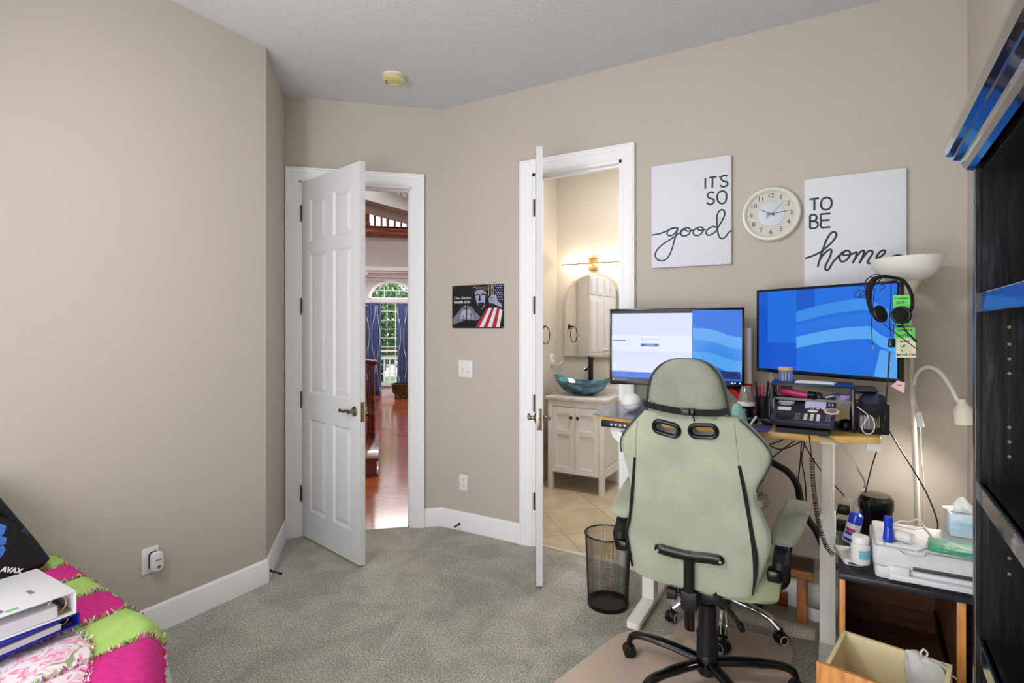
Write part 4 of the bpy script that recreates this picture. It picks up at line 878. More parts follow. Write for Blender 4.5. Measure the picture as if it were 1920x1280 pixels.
# monitor arm: white post, red and black links
Ma = thing('monitor_stand', 'white post with red and black monitor arm behind the desk', 'monitor arm', (-.36, 3.10, ZT))
b = B(); b.cyl((0, 0, 0), (0, 0, .42), .017, n=20); b.build('post', dwhite, Ma)
b = B(); b.bb(-.05, .05, -.06, .03, 0, .012, bev=.003); b.build('clamp_base', black, Ma)
b = B(); q0_, q1_ = gy(1362, 719, 3.04)-Ma.location, gy(1402, 760, 3.04)-Ma.location; b.tube([q0_, q1_, (-.01, 0, .10)], .016, 12); b.cyl((-.01, -.0, .06), (-.01, 0, .13), .03, n=20); b.build('lower_link', mat('arm_red', (190, 24, 28), .3), Ma)
b = B(); q2_ = Vector((.012, -.012, .03)); b.tube([q0_+q2_, q1_+q2_], .012, 12); b.build('upper_link', black, Ma)
# ---- items on the desk
b = B(); b.prism([(p.x+.8, p.y-2.8) for p in (gz(1111, 777.5, ZT), gz(1160, 785, ZT), gz(1210, 791, ZT), gz(1300, 790, ZT), gz(1290, 755, ZT), gz(1200, 748, ZT), gz(1148, 753, ZT))], .001, .004)
b_ = b.build('desk_mat', ramp_mat('blue_pattern_mat', [(.42, (36, 44, 62)), (.5, (96, 108, 130)), (.56, (44, 60, 92)), (.62, (60, 110, 170))], 'noise', 14, .25, distortion=2, coat=.4, detail=3), None, (-.8, 2.8, ZT)); tag(b_, 'dark blue patterned desk mat on the left end of desk', 'desk mat')
Sp = thing('round_speaker', 'white ball-shaped speaker at the left end of the desk', 'speaker', (-.848, 2.655, ZT+.0042))
b = B(); b.sphere((0, 0, .0475), .0475, (1.05, 1, .97), 32); b.build('ball', mat('speaker_white', (228, 226, 224), .6), Sp)
b = B(); b.tube([(.0485*1.03*math.cos(a), .0485*math.sin(a), .0475+.014*math.cos(a-.9)) for a in [2*math.pi*i/40 for i in range(40)]], .0007, 5, closed=True); b.build('seam', greyp, Sp)
b = B(); b.sphere((0, 0, .025), .025, (1, 1, .95), 20); tag(b.build('small_speaker', whitep, None, (-.805, 2.86, ZT)), 'smaller white ball peeking out beside the chair headrest', 'speaker')
La = thing('lava_lamp', 'small glass cone lamp with white band and black base', 'lamp', (-.325, 2.73, ZT))
b = B(); b.lathe([(0, 0), (.040, 0), (.041, .01), (.026, .05), (.040, .062), (.038, .066), (0, .066)], 28); b.build('base', blackgl, La)
b = B(); b.lathe([(.0395, .064), (.0385, .076), (.036, .083)], 28); b.build('white_band', whitep, La)
b = B(); b.lathe([(.036, .083), (.031, .11), (.024, .14), (.020, .152), (0, .152)], 28); b.build('glass_cone', mat('lamp_glass', (190, 176, 168), .1, trans=.5, coat=.5), La)
b = B(); rl = random.Random(5); [b.sphere((rl.uniform(-.015, .015), rl.uniform(-.015, .015), .092+.011*i), .007, (1, .7, .6), 8) for i in range(4)]; b.build('glitter', mat('glitter', (200, 150, 110), .2, metal=.6), La)
b = B(); b.lathe([(0, 0), (.050, 0), (.049, .006), (.030, .05), (.018, .078), (.01, .088), (0, .09)], 28); tag(b.build('cone_speaker', mat('mint', (150, 204, 194), .5), None, (-.345, 2.59, ZT)), 'mint green cone in front of the glass cone lamp', 'desk ornament')
tube_thing('marker', 'short white marker leaning by the mint cone', 'pen', [(-.288, 2.555, ZT+.004), (-.265, 2.565, ZT+.04)], .0055, whitep, smooth_=False)
b = B(); b.prism([(p.x+.26, p.y-2.5) for p in (gz(1403, 800, ZT), gz(1413, 809, ZT), gz(1438, 811, ZT), gz(1447, 802, ZT), gz(1440, 794, ZT))], .001, .004)
tag(b.build('photo_card', ramp_mat('card_purple', [(.35, (52, 44, 96)), (.5, (120, 96, 160)), (.65, (70, 90, 170))], 'noise', 40, .3), None, (-.26, 2.5, ZT)), 'purple printed card lying left of the desk phone', 'card')
Gl = thing('sunglasses', 'folded dark sunglasses left of the desk phone', 'glasses', (-.255, 2.585, ZT))
for s_ in (-1, 1):
    b = B(); b.sphere((s_*.032, 0, .017), .026, (1, .25, .62), 16); b.build('lens', blackgl, Gl)
    b = B(); b.tube([(s_*.06, .004, .02), (s_*.055, .03, .012), (s_*-.03, .035, .01)], .003, 6); b.build('temple_arm', black, Gl)
b = B(); b.tube([(-.01, -.003, .024), (.01, -.003, .024)], .003, 6); b.build('bridge', black, Gl)
# pens in a holder
Pc = thing('pen_holder', 'black mesh pen cup behind the glass cone lamp', 'pen cup', (-.262, 2.80, ZT))
b = B(); b.lathe([(0, .001), (.036, .001), (.036, .10), (.034, .10), (.034, .004), (0, .004)], 24); b.build('cup', black, Pc)
for i, (dx, dy, h_, c_) in enumerate(((-.02, 0, .17, (30, 30, 60)), (.0, .012, .155, (220, 60, 110)), (.015, -.008, .175, (24, 24, 28)), (-.008, -.014, .15, (180, 30, 60)), (.02, .012, .14, (60, 60, 66)))):
    tube_thing('pen', ['dark blue pen leaning in the pen cup, leftmost', 'pink pen standing in the black pen cup', 'tallest black pen in the black pen cup', 'red pen in front in the pen cup', 'short grey pen at right in the pen cup'][i], 'pen', [(-.262+dx*.6, 2.80+dy*.6, ZT+.006), (-.262+dx*1.6, 2.80+dy*1.6, ZT+h_)], .0045, mat('pen%d' % i, c_, .4), smooth_=False)
# desk phone
ph_a = R(-3)
Ph = thing('desk_phone', 'dark desk phone with keypad and lit display, handset off', 'phone', (-.085, 2.553, ZT), ph_a)
phm = mat('phone_slate', (52, 54, 74), .42); tilt = R(21)
TM = Matrix.Translation((0, -.10, .028)) @ Matrix.Rotation(tilt, 4, 'X')
b = B(); b.prism(rrect(.225, .190, .012, cx=0, cy=.095), 0, .022, TM, bev=.003); b.build('body', phm, Ph)
b = B(); b.prism([(-.10, 0), (.075, .0), (.06, .078), (-.09, .018)], -.095, .095, Matrix.Translation((0, 0, .0)) @ Matrix.Rotation(R(90), 4, 'Z') @ Matrix.Rotation(R(90), 4, 'X')); b.build('foot', black, Ph, smooth=0)
def onph(b, fn, h=.0222): fn(b, TM @ Matrix.Translation((0, 0, h)))
b = B(); b.prism([(.002, .13), (.078, .13), (.078, .178), (.002, .178)], 0, .0015, TM @ Matrix.Translation((0, 0, .0222))); b.build('display', em('lcd', (206, 196, 240), .75), Ph, smooth=0)
for r_ in range(4):
    for c_ in range(3): b = B(); t_ = TM @ Matrix.Translation((.012+c_*.022, .026+r_*.0135, .0222)); b.sphere((0, 0, 0), .0068, (1.15, .75, .5), 12); q_ = b.build('key', mat('phone_key', (226, 222, 220), .4), Ph); q_.matrix_local = t_
for i in range(4): b = B(); b.bb(.004+i*.0195, .019+i*.0195, .117, .124, .022, .0245, bev=.001); q_ = b.build('soft_key', mat('phone_key', (226, 222, 220), .4), Ph); q_.matrix_local = TM
for i in range(4): b = B(); b.bb(.086+(i % 2)*.012, .092+(i % 2)*.012, .150+(i//2)*.013, .156+(i//2)*.013, .022, .0245, bev=.001); q_ = b.build('line_key', mat('phone_key', (226, 222, 220), .4), Ph); q_.matrix_local = TM
b = B(); b.sphere((.034, .098, .0222), .016, (1.2, .7, .16), 20); q_ = b.build('navigation_key', whitep, Ph); q_.matrix_local = TM
for x0 in (-.026, .082):
    for i in range(5): b = B(); b.bb(x0, x0+.008, .024+i*.011, .027+i*.011, .022, .0228); b.bb(x0+.011, x0+.016, .024+i*.011, .029+i*.011, .022, .0228); q_ = b.build('key_caption', mat('caption', (150, 150, 170), .5), Ph, smooth=0); q_.matrix_local = TM
b = B(); b.lathe([(.030, .0), (.031, .003), (.029, .0035), (.026, .0015), (.0, .001)], 28, (-.068, .038, .0225)); q_ = b.build('ear_cup_rest', mat('phone_dark', (34, 36, 50), .4), Ph); q_.matrix_local = TM
b = B(); b.lathe([(.030, .0), (.031, .003), (.029, .0035), (.026, .0015), (.0, .001)], 28, (-.068, .160, .0225)); b.tube(sm([(-.092, .172, .026), (-.088, .155, .028), (-.068, .150, .028), (-.048, .155, .028), (-.052, .168, .026)]), .003, 6); q_ = b.build('mouth_cup_rest', mat('phone_silver', (196, 198, 206), .3), Ph); q_.matrix_local = TM
b = B(); b.bb(-.094, -.046, .090, .116, .022, .0235); q_ = b.build('paper_label', pap, Ph, smooth=0); q_.matrix_local = TM
b = B(); b.lathe([(0, .0), (.026, .0), (.027, .002), (.02, .0035), (0, .0035)], 28); q_ = b.build('round_badge', mat('badge', (224, 196, 150), .5), None, (0, 0, 0)); q_.matrix_world = Ph.matrix_basis @ TM @ Matrix.Translation((.100, .100, .0240)); tag(q_, 'round orange-rimmed badge stuck on the desk phone corner', 'badge')
q_.parent = None
b = B(); b.lathe([(0, .0036), (.017, .0036), (.017, .0042), (0, .0042)], 20); c2_ = b.build('badge_picture', mat('badge_grey', (120, 124, 150), .5), q_)
# coiled handset cord and other cables
def coil(p, r=.0085, pitch=.0062, w=.0016):
    P = sm(p, 14); L_ = 0; out = []
    for i in range(len(P)-1):
        d = P[i+1]-P[i]; n_ = max(1, int(d.length/(pitch/8))); u_ = Vector((1, .2, 0)); u_ = (u_-d.normalized()*u_.dot(d.normalized())).normalized(); w_ = d.normalized().cross(u_)
        for k in range(n_):
            a = (L_+d.length*k/n_)/pitch*2*math.pi; out.append(P[i]+d*k/n_+(u_*math.cos(a)+w_*math.sin(a))*r)
        L_ += d.length
    return out
def px(y, *pts): return [gy(u, v, y) for u, v in pts]
cp_ = px(2.50, (1522, 858), (1524, 900), (1530, 950), (1537, 990), (1550, 1025), (1562, 1040))
o0 = cp_[0]; b = B(); b.tube([p-o0 for p in coil(cp_)], .0016, 5)
b.tube([p-o0 for p in sm(px(2.455, (1517, 816), (1520, 840))+px(2.5, (1522, 858)))], .0022, 6); tag(b.build('coiled_cord', black, None, o0), 'black coiled phone cord hanging by the right desk leg', 'cord')
tube_thing('cable', 'light grey cable curving from the phone down to the power tower', 'cable', px(2.46, (1535, 818), (1560, 826), (1590, 850), (1612, 885))+px(2.85, (1622, 908), (1612, 925), (1602, 945), (1600, 975)), .0035, mat('cable_grey', (160, 160, 160), .5))
cabs = [('thin black cable hanging straight below the desk middle', px(3.0, (1503, 828), (1500, 870), (1497, 900), (1500, 935))),
        ('second black cable hanging in the bundle below the desk', px(3.02, (1509, 828), (1503, 860), (1508, 890), (1511, 920), (1512, 960))),
        ('black cable crossing behind the right desk leg to the tower', px(2.95, (1506, 828), (1525, 862), (1550, 895), (1570, 915), (1583, 930))),
        ('black cable looping under the desk to the left, highest', px(2.98, (1468, 824), (1455, 829), (1440, 834), (1420, 838))),
        ('black cable slanting down-left under the desk', px(2.98, (1490, 826), (1468, 842), (1445, 860), (1425, 872))),
        ('black cable slanting steeply from desk bundle to chair back', px(2.9, (1505, 826), (1480, 838), (1462, 842), (1438, 834))),
        ('black cable hanging along the wall from desk corner', px(3.02, (1647, 836), (1636, 870), (1628, 900), (1622, 925))),
        ('long black cable from mesh basket down to the printer', px(2.75, (1668, 808), (1690, 845), (1715, 885), (1740, 930), (1757, 975), (1757, 995), (1750, 1005))),
        ('thin black cable dropping from the monitor past the organizer', px(2.66, (1668, 660), (1666, 690), (1664, 720), (1660, 760), (1655, 800), (1652, 815)))]
for lab, pts in cabs: tube_thing('cable', lab, 'cable', pts, .0028, black, group=None)
tube_thing('cable_sleeve', 'thick black cable sleeve curving down behind the chair arm', 'cable sleeve', px(2.92, (1430, 855), (1450, 868), (1478, 885), (1495, 910), (1501, 940), (1512, 968), (1533, 1000), (1552, 1045), (1570, 1065)), .016, blackmat, n=12)
# ---- black organizer shelf
Og = thing('desk_organizer', 'black metal desk organizer shelf behind the desk phone', 'organizer', (-.06, 2.705, ZT))
om = mat('organizer_black', (22, 22, 34), .3, coat=.3); b = B(); b.bb(-.155, .155, -.12, .12, .178, .184, bev=.002); b.build('top_plate', om, Og)
b = B(); b.bb(-.15, .15, -.115, .115, .117, .121, bev=.001); b.bb(-.15, .15, -.118, -.115, .117, .127); b.build('middle_shelf', om, Og)
for x in (-.15, .15):
    for y in (-.115, .115): b = B(); b.bb(x-.006, x+.006, y-.006, y+.006, 0, .178, bev=.001); b.build('post', om, Og)
meshm = mat('black_mesh_metal', (26, 26, 30), .5)
def meshpanel(b, x0, x1, z0, z1, M, n, w=.0009, nv=None):
    nv = nv or max(2, int(n*(z1-z0)/(x1-x0)))
    for i in range(n+1): x = x0+(x1-x0)*i/n; b.box(M @ Vector((x, 0, (z0+z1)/2)), (w, w, z1-z0), M.to_3x3())
    for j in range(nv+1): z = z0+(z1-z0)*j/nv; b.box(M @ Vector(((x0+x1)/2, 0, z)), (x1-x0, w, w), M.to_3x3())
b = B(); meshpanel(b, -.15, .15, .11, .178, Matrix.Translation((0, .115, 0)), 60); b.build('back_mesh', meshm, Og, smooth=0)
b = B(); meshpanel(b, -.11, .11, .11, .178, Matrix.Translation((-.15, 0, 0)) @ Matrix.Rotation(R(90), 4, 'Z'), 40); b.build('side_mesh', meshm, Og, smooth=0)
b = B(); b.bb(.155, .235, -.09, .11, .165, .172, bev=.002); b.bb(.23, .235, -.09, .11, .135, .165); b.bb(.157, .235, .105, .11, .135, .165); b.build('side_tray', om, Og, smooth=0)
# things in the organizer
Hb = thing('hair_brush', 'pink handled round brush on the organizer middle shelf', 'brush', (-.155, 2.63, ZT+.1215), R(-20))
b = B(); b.tube([(-.03, 0, .03), (.0, 0, .026), (.05, .0, .020), (.09, 0, .016)], [.012, .017, .015, .012], 14); b.build('handle', mat('hot_pink', (186, 48, 104), .35), Hb)
b = B(); b.tube([(.092, 0, .018), (.12, 0, .018)], .017, 18); b.build('head', blackgl, Hb)
b = B(); b.tube([(.012*math.cos(a), 0, .012*math.sin(a)) for a in [2*math.pi*i/24 for i in range(24)]], .005, 8, closed=True); tag(b.build('tape_roll', black, None, (-.035, 2.60, ZT+.139)), 'small black ring standing on the organizer middle shelf', 'ring')
for i, (x, ang, c_, lab) in enumerate(((.0, 20, (190, 190, 215), 'silver pen at an angle on the organizer shelf'), (.03, -25, (120, 90, 170), 'purple pen crossing others on the organizer shelf'), (.06, 35, (220, 220, 230), 'white pen at right on the organizer shelf'), (.075, -5, (70, 70, 120), 'dark blue pen at far right of organizer shelf'))):
    a = R(ang); c0 = Vector((x-.03, 2.63, ZT+.126+.004*i)); d = Vector((math.cos(a), math.sin(a), .15))*.045; tube_thing('pen', lab, 'pen', [c0-d+Vector((0, 0, .007)), c0+d+Vector((0, 0, .007))], .004, mat('spen%d' % i, c_, .35), smooth_=False)
b = B(); rc = random.Random(8)
b.loft([[Vector((.03*math.cos(a)*(1+.3*rc.random()), .03*math.sin(a)*(1+.3*rc.random()), z)) for a in [2*math.pi*i/14 for i in range(14)]] for z in (0, .012, .022)]); tag(b.build('crumpled_paper', mat('lilac_paper', (176, 160, 214), .7), None, (.055, 2.66, ZT+.122)), 'crumpled lilac wrapper at right on the organizer shelf', 'wrapper')
b = B(); b.bb(-.03, .03, -.02, .02, 0, .04, bev=.003); tag(b.build('small_box', mat('box_grey', (170, 170, 180), .5), None, (-.165, 2.72, ZT+.1215)), 'small pale box at left on the organizer shelf', 'box')
b = B(); b.lathe([(0, 0), (.02, 0), (.02, .05), (.012, .058), (.012, .065), (0, .065)], 18); tag(b.build('small_bottle', whitep, None, (-.155, 2.74, ZT+.001)), 'small white bottle under the organizer, behind phone', 'bottle')
b = B(); b.bb(-.02, .02, -.015, .015, 0, .075, bev=.003); tag(b.build('small_box', mat('box_black', (18, 22, 20), .3), None, (-.105, 2.77, ZT+.001)), 'upright black box under the organizer, behind phone', 'box')
b = B(); b.sphere((0, 0, .024), .03, (1, 1.3, .8), 20); tag(b.build('computer_mouse', blackgl, None, (.065, 2.63, ZT)), 'rounded black mouse between phone and organizer post', 'mouse')
b = B(); b.bb(-.05, .05, -.05, .05, 0, .012, bev=.002); b.bb(-.045, .05, -.045, .045, .0125, .02, bev=.002); tag(b.build('black_case', black, None, (.045, 2.70, ZT+.001)), 'flat black cases stacked under the organizer right end', 'case')
Jr = thing('glass_jar', 'clear glass jar with wooden lid on top of organizer', 'jar', (-.16, 2.70, ZT+.1845))
b = B(); b.lathe([(0, .001), (.026, .001), (.028, .004), (.028, .052), (.026, .052), (.026, .005), (0, .004)], 28); b.build('glass', mat('clear_glass', (240, 240, 245), .03, trans=.95, ior=1.3), Jr)
b = B(); b.lathe([(0, .050), (.029, .050), (.030, .053), (.030, .062), (.028, .064), (0, .064)], 28); b.build('lid', mat('bamboo', (220, 190, 120), .5, noise_=.1), Jr)
for i in range(3): tube_thing('cotton_stick', ['left white stick in the wooden-lidded glass jar', 'middle white stick in the wooden-lidded glass jar', 'right white stick in the wooden-lidded glass jar'][i], 'stick', [(-.172+.012*i, 2.70, ZT+.190), (-.172+.012*i, 2.70, ZT+.230)], .004, whitep, smooth_=False)
Kb = thing('remote_keypad', 'small white keypad lying on top of the organizer', 'keypad', (-.045, 2.67, ZT+.1845), R(-8))
b = B(); b.bb(-.075, .075, -.035, .035, 0, .008, bev=.003); b.build('body', whitep, Kb)
for i in range(9):
    for j in range(3): b = B(); b.bb(-.068+i*.0152, -.056+i*.0152, -.028+j*.02, -.013+j*.02, .008, .0095); b.build('key', pap, Kb, smooth=0)
# wire-mesh basket with dark cloth
Bs = thing('mesh_basket', 'black mesh basket at the right end of the desk', 'basket', (.150, 2.665, ZT), R(8))
for (M_, w_) in ((Matrix.Translation((0, -.075, 0)), .05), (Matrix.Translation((0, .075, 0)), .05), (Matrix.Translation((-.05, 0, 0)) @ Matrix.Rotation(R(90), 4, 'Z'), .075), (Matrix.Translation((.05, 0, 0)) @ Matrix.Rotation(R(90), 4, 'Z'), .075)):
    b = B(); meshpanel(b, -w_, w_, .004, .115, M_, 22 if w_ < .06 else 32, .0011); b.build('mesh_side', meshm, Bs, smooth=0)
b = B(); b.tube([(-.05, -.075, .116), (.05, -.075, .116), (.05, .075, .116), (-.05, .075, .116)], .0025, 6, closed=True); b.build('rim', black, Bs)
b = B(); b.bb(-.05, .05, -.075, .075, .001, .004); b.build('bottom', black, Bs)
b = B(); rings = []
for k, (z, rx, ry) in enumerate(((.06, .030, .050), (.10, .036, .058), (.120, .046, .06), (.136, .042, .052), (.148, .028, .036), (.153, .01, .014))):
    rings.append([Vector((rx*math.cos(a)*(1+.16*math.sin(5*a+k))+.006*k*.5, ry*math.sin(a)*(1+.13*math.cos(4*a+k*1.3)), z+.006*math.sin(3*a+k))) for a in [2*math.pi*i/32 for i in range(32)]])
b.loft(rings); tag(b.build('dark_cloth', mat('slate_cloth', (52, 54, 78), .85, bump=.5, bscale=60), None, (.150, 2.67, ZT)), 'crumpled dark slate cloth stuffed in the mesh basket', 'cloth')
b = B(); b.prism(rrect(.05, .055, .012), 0, .012, MR, bev=.002); tag(b.build('white_device', whitep, None, (.135, 2.605, ZT+.045)), 'white plug inside the mesh basket seen through mesh', 'plug')
tube_thing('cable', 'white cable looping outside the mesh basket front', 'cable', px(2.56, (1607, 762), (1618, 770), (1628, 780), (1622, 790), (1616, 802), (1622, 812), (1634, 812), (1640, 800), (1637, 785), (1631, 778)), .0022, mat('cable_white', (206, 206, 204), .5))
# ---- headset over the monitor corner
Hs = thing('headset', 'black headset with microphone boom hanging over monitor corner', 'headset', gy(1672, 530, 2.72))
def hpx(pts, y=2.67): return [gy(u, v, y)-Hs.location for u, v in pts]
b = B(); b.tube(sm(hpx([(1635, 588), (1631, 570), (1628, 545), (1638, 524), (1655, 518)], 2.66)+hpx([(1672, 520)], 2.72)+hpx([(1690, 523), (1702, 535), (1710, 555), (1711, 575), (1704, 590)], 2.78)), [.006]*6+[.009]*12+[.008]*12+[.005]*30+[.005], 10, flat=((0, 1, 0), 1.0)) if False else None
P_ = sm(hpx([(1635, 588), (1630, 568), (1629, 545), (1638, 525), (1655, 518)], 2.655)+hpx([(1672, 520)], 2.70)+hpx([(1690, 524), (1702, 536), (1710, 556), (1710, 575), (1702, 592)], 2.69))
b.tube(P_, [.0065+(.007*math.exp(-((i/len(P_)-.22)/.12)**2)) for i in range(len(P_))], 10); b.build('headband', blackmat, Hs)
for (u, v, y, n_, sc) in ((1648, 589, 2.64, (.75, -.6, .25), (1, 1, .42)), (1689, 591, 2.665, (.1, -1, .1), (1, 1, .4))):
    Mx = Vector(n_).to_track_quat('Z', 'Y').to_matrix(); c_ = gy(u, v, y)-Hs.location; b = B(); b.sphere(c_, .0345, sc, 28, Mx); e_ = b.build('ear_cup', blackmat, Hs)
    b = B(); b.tube([c_+Mx @ Vector((.030*math.cos(a), .030*math.sin(a), .007)) for a in [2*math.pi*i/28 for i in range(28)]], .006, 8, closed=True); b.build('ear_cushion', black, e_)
b = B(); b.tube(sm(hpx([(1688, 602), (1700, 622), (1719, 641)], 2.655)), [.003]*10+[.0045]*3, 8); b.build('microphone_boom', black, Hs)
b = B(); b.tube(sm(hpx([(1655, 606), (1680, 625), (1720, 655)], 2.63)), .0018, 6); b.build('thin_boom', black, Hs)
Hc = thing('headset_cable', 'tangled thin black cable with small plug over the blue screen', 'cable', gy(1635, 600, 2.66))
def cpx(pts, y=2.645): return [gy(u, v, y)-Hc.location for u, v in pts]
b = B(); b.tube(sm(cpx([(1640, 540), (1636, 580), (1634, 610), (1636, 645)])), .0016, 6)
b.tube(sm(cpx([(1630, 555), (1615, 543), (1602, 550), (1606, 557), (1620, 553), (1628, 545), (1615, 548), (1611, 557), (1622, 557), (1630, 548), (1620, 535), (1628, 522), (1640, 514), (1655, 518), (1645, 530), (1632, 540), (1622, 530), (1630, 520), (1645, 522), (1650, 532), (1660, 537), (1648, 545)])), .0016, 6); b.build('cord', black, Hc)
b = B(); b.bb(-.004, .004, -.003, .003, -.010, .008, bev=.001); q_ = b.build('plug', greyp, Hc); q_.location = gy(1638, 651, 2.645)-Hc.location
Ic = thing('inline_control', 'black inline volume box hanging by the sticky notes', 'cable control', gy(1672, 643, 2.63))
b = B(); b.box((0, 0, 0), (.024, .012, .034), bev=.005, seg=3); b.build('body', blackgl, Ic)
b = B(); o_ = Ic.location; b.tube(sm([gy(u, v, 2.64)-o_ for u, v in ((1671, 530), (1670, 570), (1668, 600), (1671, 632))]), .0018, 6); b.tube(sm([gy(u, v, 2.64)-o_ for u, v in ((1682, 600), (1676, 612), (1674, 632))]), .0018, 6); b.build('cord', black, Ic)
# sticky notes on the monitor edge
def note(label, corners, y, col, lines, name='sticky_note'):
    P = [gy(u, v, y) for u, v in corners]; c_ = sum(P, Vector())/4; e1 = (P[1]-P[0]).normalized(); O = thing(name, label, 'note', c_)
    b = B(); b.loft([[p-c_+Vector((0, .0004, 0)) for p in P], [p-c_ for p in P]]); b.build('paper_sheet', col, O, smooth=0)
    b = B()
    for t_, u, v, s_ in lines:
        p = gy(u, v, y)-c_; b.text(t_, s_, Matrix.Translation(p+Vector((0, -.0006, 0))) @ Matrix.Rotation(R(-2), 4, 'Y') @ MR, .0002, bold=.0003)
    if lines: b.build('handwriting', mat('note_ink', (30, 70, 50), .6), O, smooth=0)
    return O
ng = mat('note_green', (120, 240, 110), .7); ny = mat('note_cream', (228, 230, 196), .7); npk = mat('note_pink', (232, 196, 206), .7)
note('bright green sticky note at the top of the column, reading Contact DCF', ((1675, 553), (1708, 553), (1709, 585), (1675, 585)), 2.7055, ng, [('Contact', 1690, 559, .014), ('DCF', 1688, 567, .014), ('when', 1686, 578, .013)])
note('second green sticky note, half hidden behind the ear cup', ((1677, 580), (1708, 580), (1709, 609), (1677, 609)), 2.7065, ng, [('calls', 1694, 592, .013), ('done', 1698, 604, .012)])
note('lower green sticky note reading OPEN it, NOTE it', ((1677, 614), (1715, 614), (1716, 636), (1677, 636)), 2.7045, ng, [('OPEN it', 1697, 619, .014), ('NOTE it', 1697, 629, .014)])
note('cream sticky note reading SHUT UP & MOVE ON', ((1680, 634), (1717, 634), (1718, 670), (1680, 670)), 2.7035, ny, [('SHUT', 1697, 640, .013), ('UP', 1693, 649, .014), ('&', 1691, 657, .009), ('MOVE ON', 1699, 665, .0135)])
note('pink paper slip taped under the monitor corner', ((1670, 724), (1682, 713), (1697, 717), (1695, 737)), 2.70, npk, [('1vm', 1686, 722, .010)], 'paper_slip')
# ---------------------------------------------------------------- green gaming chair
CH = Vector((-.425, 2.36, 0))
Gc = thing('gaming_chair', 'sage green racing-style office chair seen from behind at the desk', 'chair', CH)
sage = mat('sage_velour', (163, 170, 150), .85, noise_=.3, nscale=7, bump=.25, bscale=500, sheen=.4)
sageg = mat('sage_grey', (138, 143, 128), .85, noise_=.4, nscale=11, bump=.25, bscale=500, sheen=.3)
YC, KT = 2.30, .21
def gp(u, v):
    r = ray(u, v); t = (YC-KT*(CAM_H-.0))/(r[1]+KT*r[2]); return Vector((r[0]*t, r[1]*t, CAM_H+r[2]*t))
def rowsof(tbl, f=1.0):
    out = []
    for vc, ul, ur in tbl:
        vl = 613+(vc-613)*(ul+820)/2120; vr = 613+(vc-613)*(ur+820)/2120
        a, c_ = gp(ul, vl), gp(ur, vr); out.append((a.x, c_.x, (a.z+c_.z)/2))
    return out
def lerp_rows(rows, n):
    P = [Vector(r) for r in rows]; return [tuple(p) for p in sm(P, n)]
def cushion(rows, thick, bulge=0., N=40, ex=4.0, zf=None, back=0.):
    rings = []; K = len(rows)
    for i, (xl, xr, z) in enumerate(rows):
        w = (xr-xl)/2; cx = (xl+xr)/2; t = thick(i/(K-1)); yb = YC-KT*z-bulge*math.sin(math.pi*i/(K-1)); ring = []
        for j in range(N):
            a = 2*math.pi*j/N; ca, sa = math.cos(a), math.sin(a)
            x = math.copysign(abs(ca)**(2/ex), ca)*w; y = math.copysign(abs(sa)**(2/ex), sa)*t/2
            ring.append(Vector((cx+x, yb+t/2+y, z))-CH)
        rings.append(ring)
    return rings
body_px = [(777, 1207, 1382), (785, 1197, 1392), (800, 1185, 1411), (825, 1168, 1438), (846, 1162, 1446), (870, 1165, 1437), (900, 1173, 1420), (930, 1179, 1417), (960, 1180, 1432), (990, 1177, 1443), (1020, 1173, 1440), (1050, 1177, 1430), (1075, 1182, 1420), (1092, 1184, 1413), (1100, 1189, 1408), (1104, 1200, 1398), (1105, 1215, 1380)]
rows = lerp_rows(rowsof(body_px), 4)
tmp = B(); tmp.loft(cushion(rows, lambda s: .085*(1 if s > .05 else .8)*(1 if s < .97 else .7), N=56, ex=5)); bo = tmp.build('backrest', sage, None, smooth=50)
# shoulder openings cut clean through
cutb = B()
def pill(u, v, w, h, tilt_, k=10):
    c_ = gp(u, v); out = []
    for s_, a0 in ((1, -90), (-1, 90)):
        for i in range(k+1):
            a = R(a0+180*i/k); out.append((s_*(w-h)+h*math.cos(a), h*math.sin(a)))
    ct, st_ = math.cos(tilt_), math.sin(tilt_)
    return c_, [(x*ct-y*st_, x*st_+y*ct) for x, y in out]
pills = [pill(1249.5, 803, .043, .0185, R(-9)), pill(1318.5, 808, .043, .0185, R(4))]
for c_, pp in pills: cutb.prism(pp, -.2, .2, Matrix.Translation(c_-CH) @ MR)
cut = cutb.build('cut', black, None)
md = bo.modifiers.new('b', 'BOOLEAN'); md.operation = 'DIFFERENCE'; md.object = cut; md.solver = 'EXACT'
bpy.context.view_layer.update(); me = bpy.data.meshes.new_from_object(bo.evaluated_get(bpy.context.evaluated_depsgraph_get()))
bpy.data.objects.remove(bo); bpy.data.objects.remove(cut)
tb = B(); tb.bm.from_mesh(me); bo = tb.build('backrest', sage, Gc, smooth=50)
for (c_, pp) in pills:
    b = B(); b.tube([Vector((x*1.10, 0, y*1.22))+c_-CH+Vector((0, -.001-KT*y*1.0, 0)) for x, y in pp], .0085, 10, closed=True)
    b.loft([[Vector((x*1.05, 0, y*1.1))+c_-CH for x, y in pp], [Vector((x*1.05, .085, y*1.1))+c_-CH for x, y in pp]], caps=False); b.build('harness_ring', blackgl, Gc)
def onback(pts, off=-.002): return [gp(u, v)-CH+Vector((0, off, 0)) for u, v in pts]
def ribbonx(name, L_, R__, m, off=-.003, par=Gc):
    b = B(); A_ = sm(onback(L_, off), 5); D_2 = sm(onback(R__, off), 5)
    b.loft([[p, q, q+Vector((0, .012, 0)), p+Vector((0, .012, 0))] for p, q in zip(A_, D_2)]); return b.build(name, m, par, smooth=30)
ribbonx('side_strip', [(1188, 857), (1182, 925), (1178, 975), (1173, 1000), (1178, 1035), (1184, 1062)], [(1192, 857), (1187, 925), (1181, 975), (1176, 1000), (1181, 1035), (1186, 1062)], blackmat, -.001)
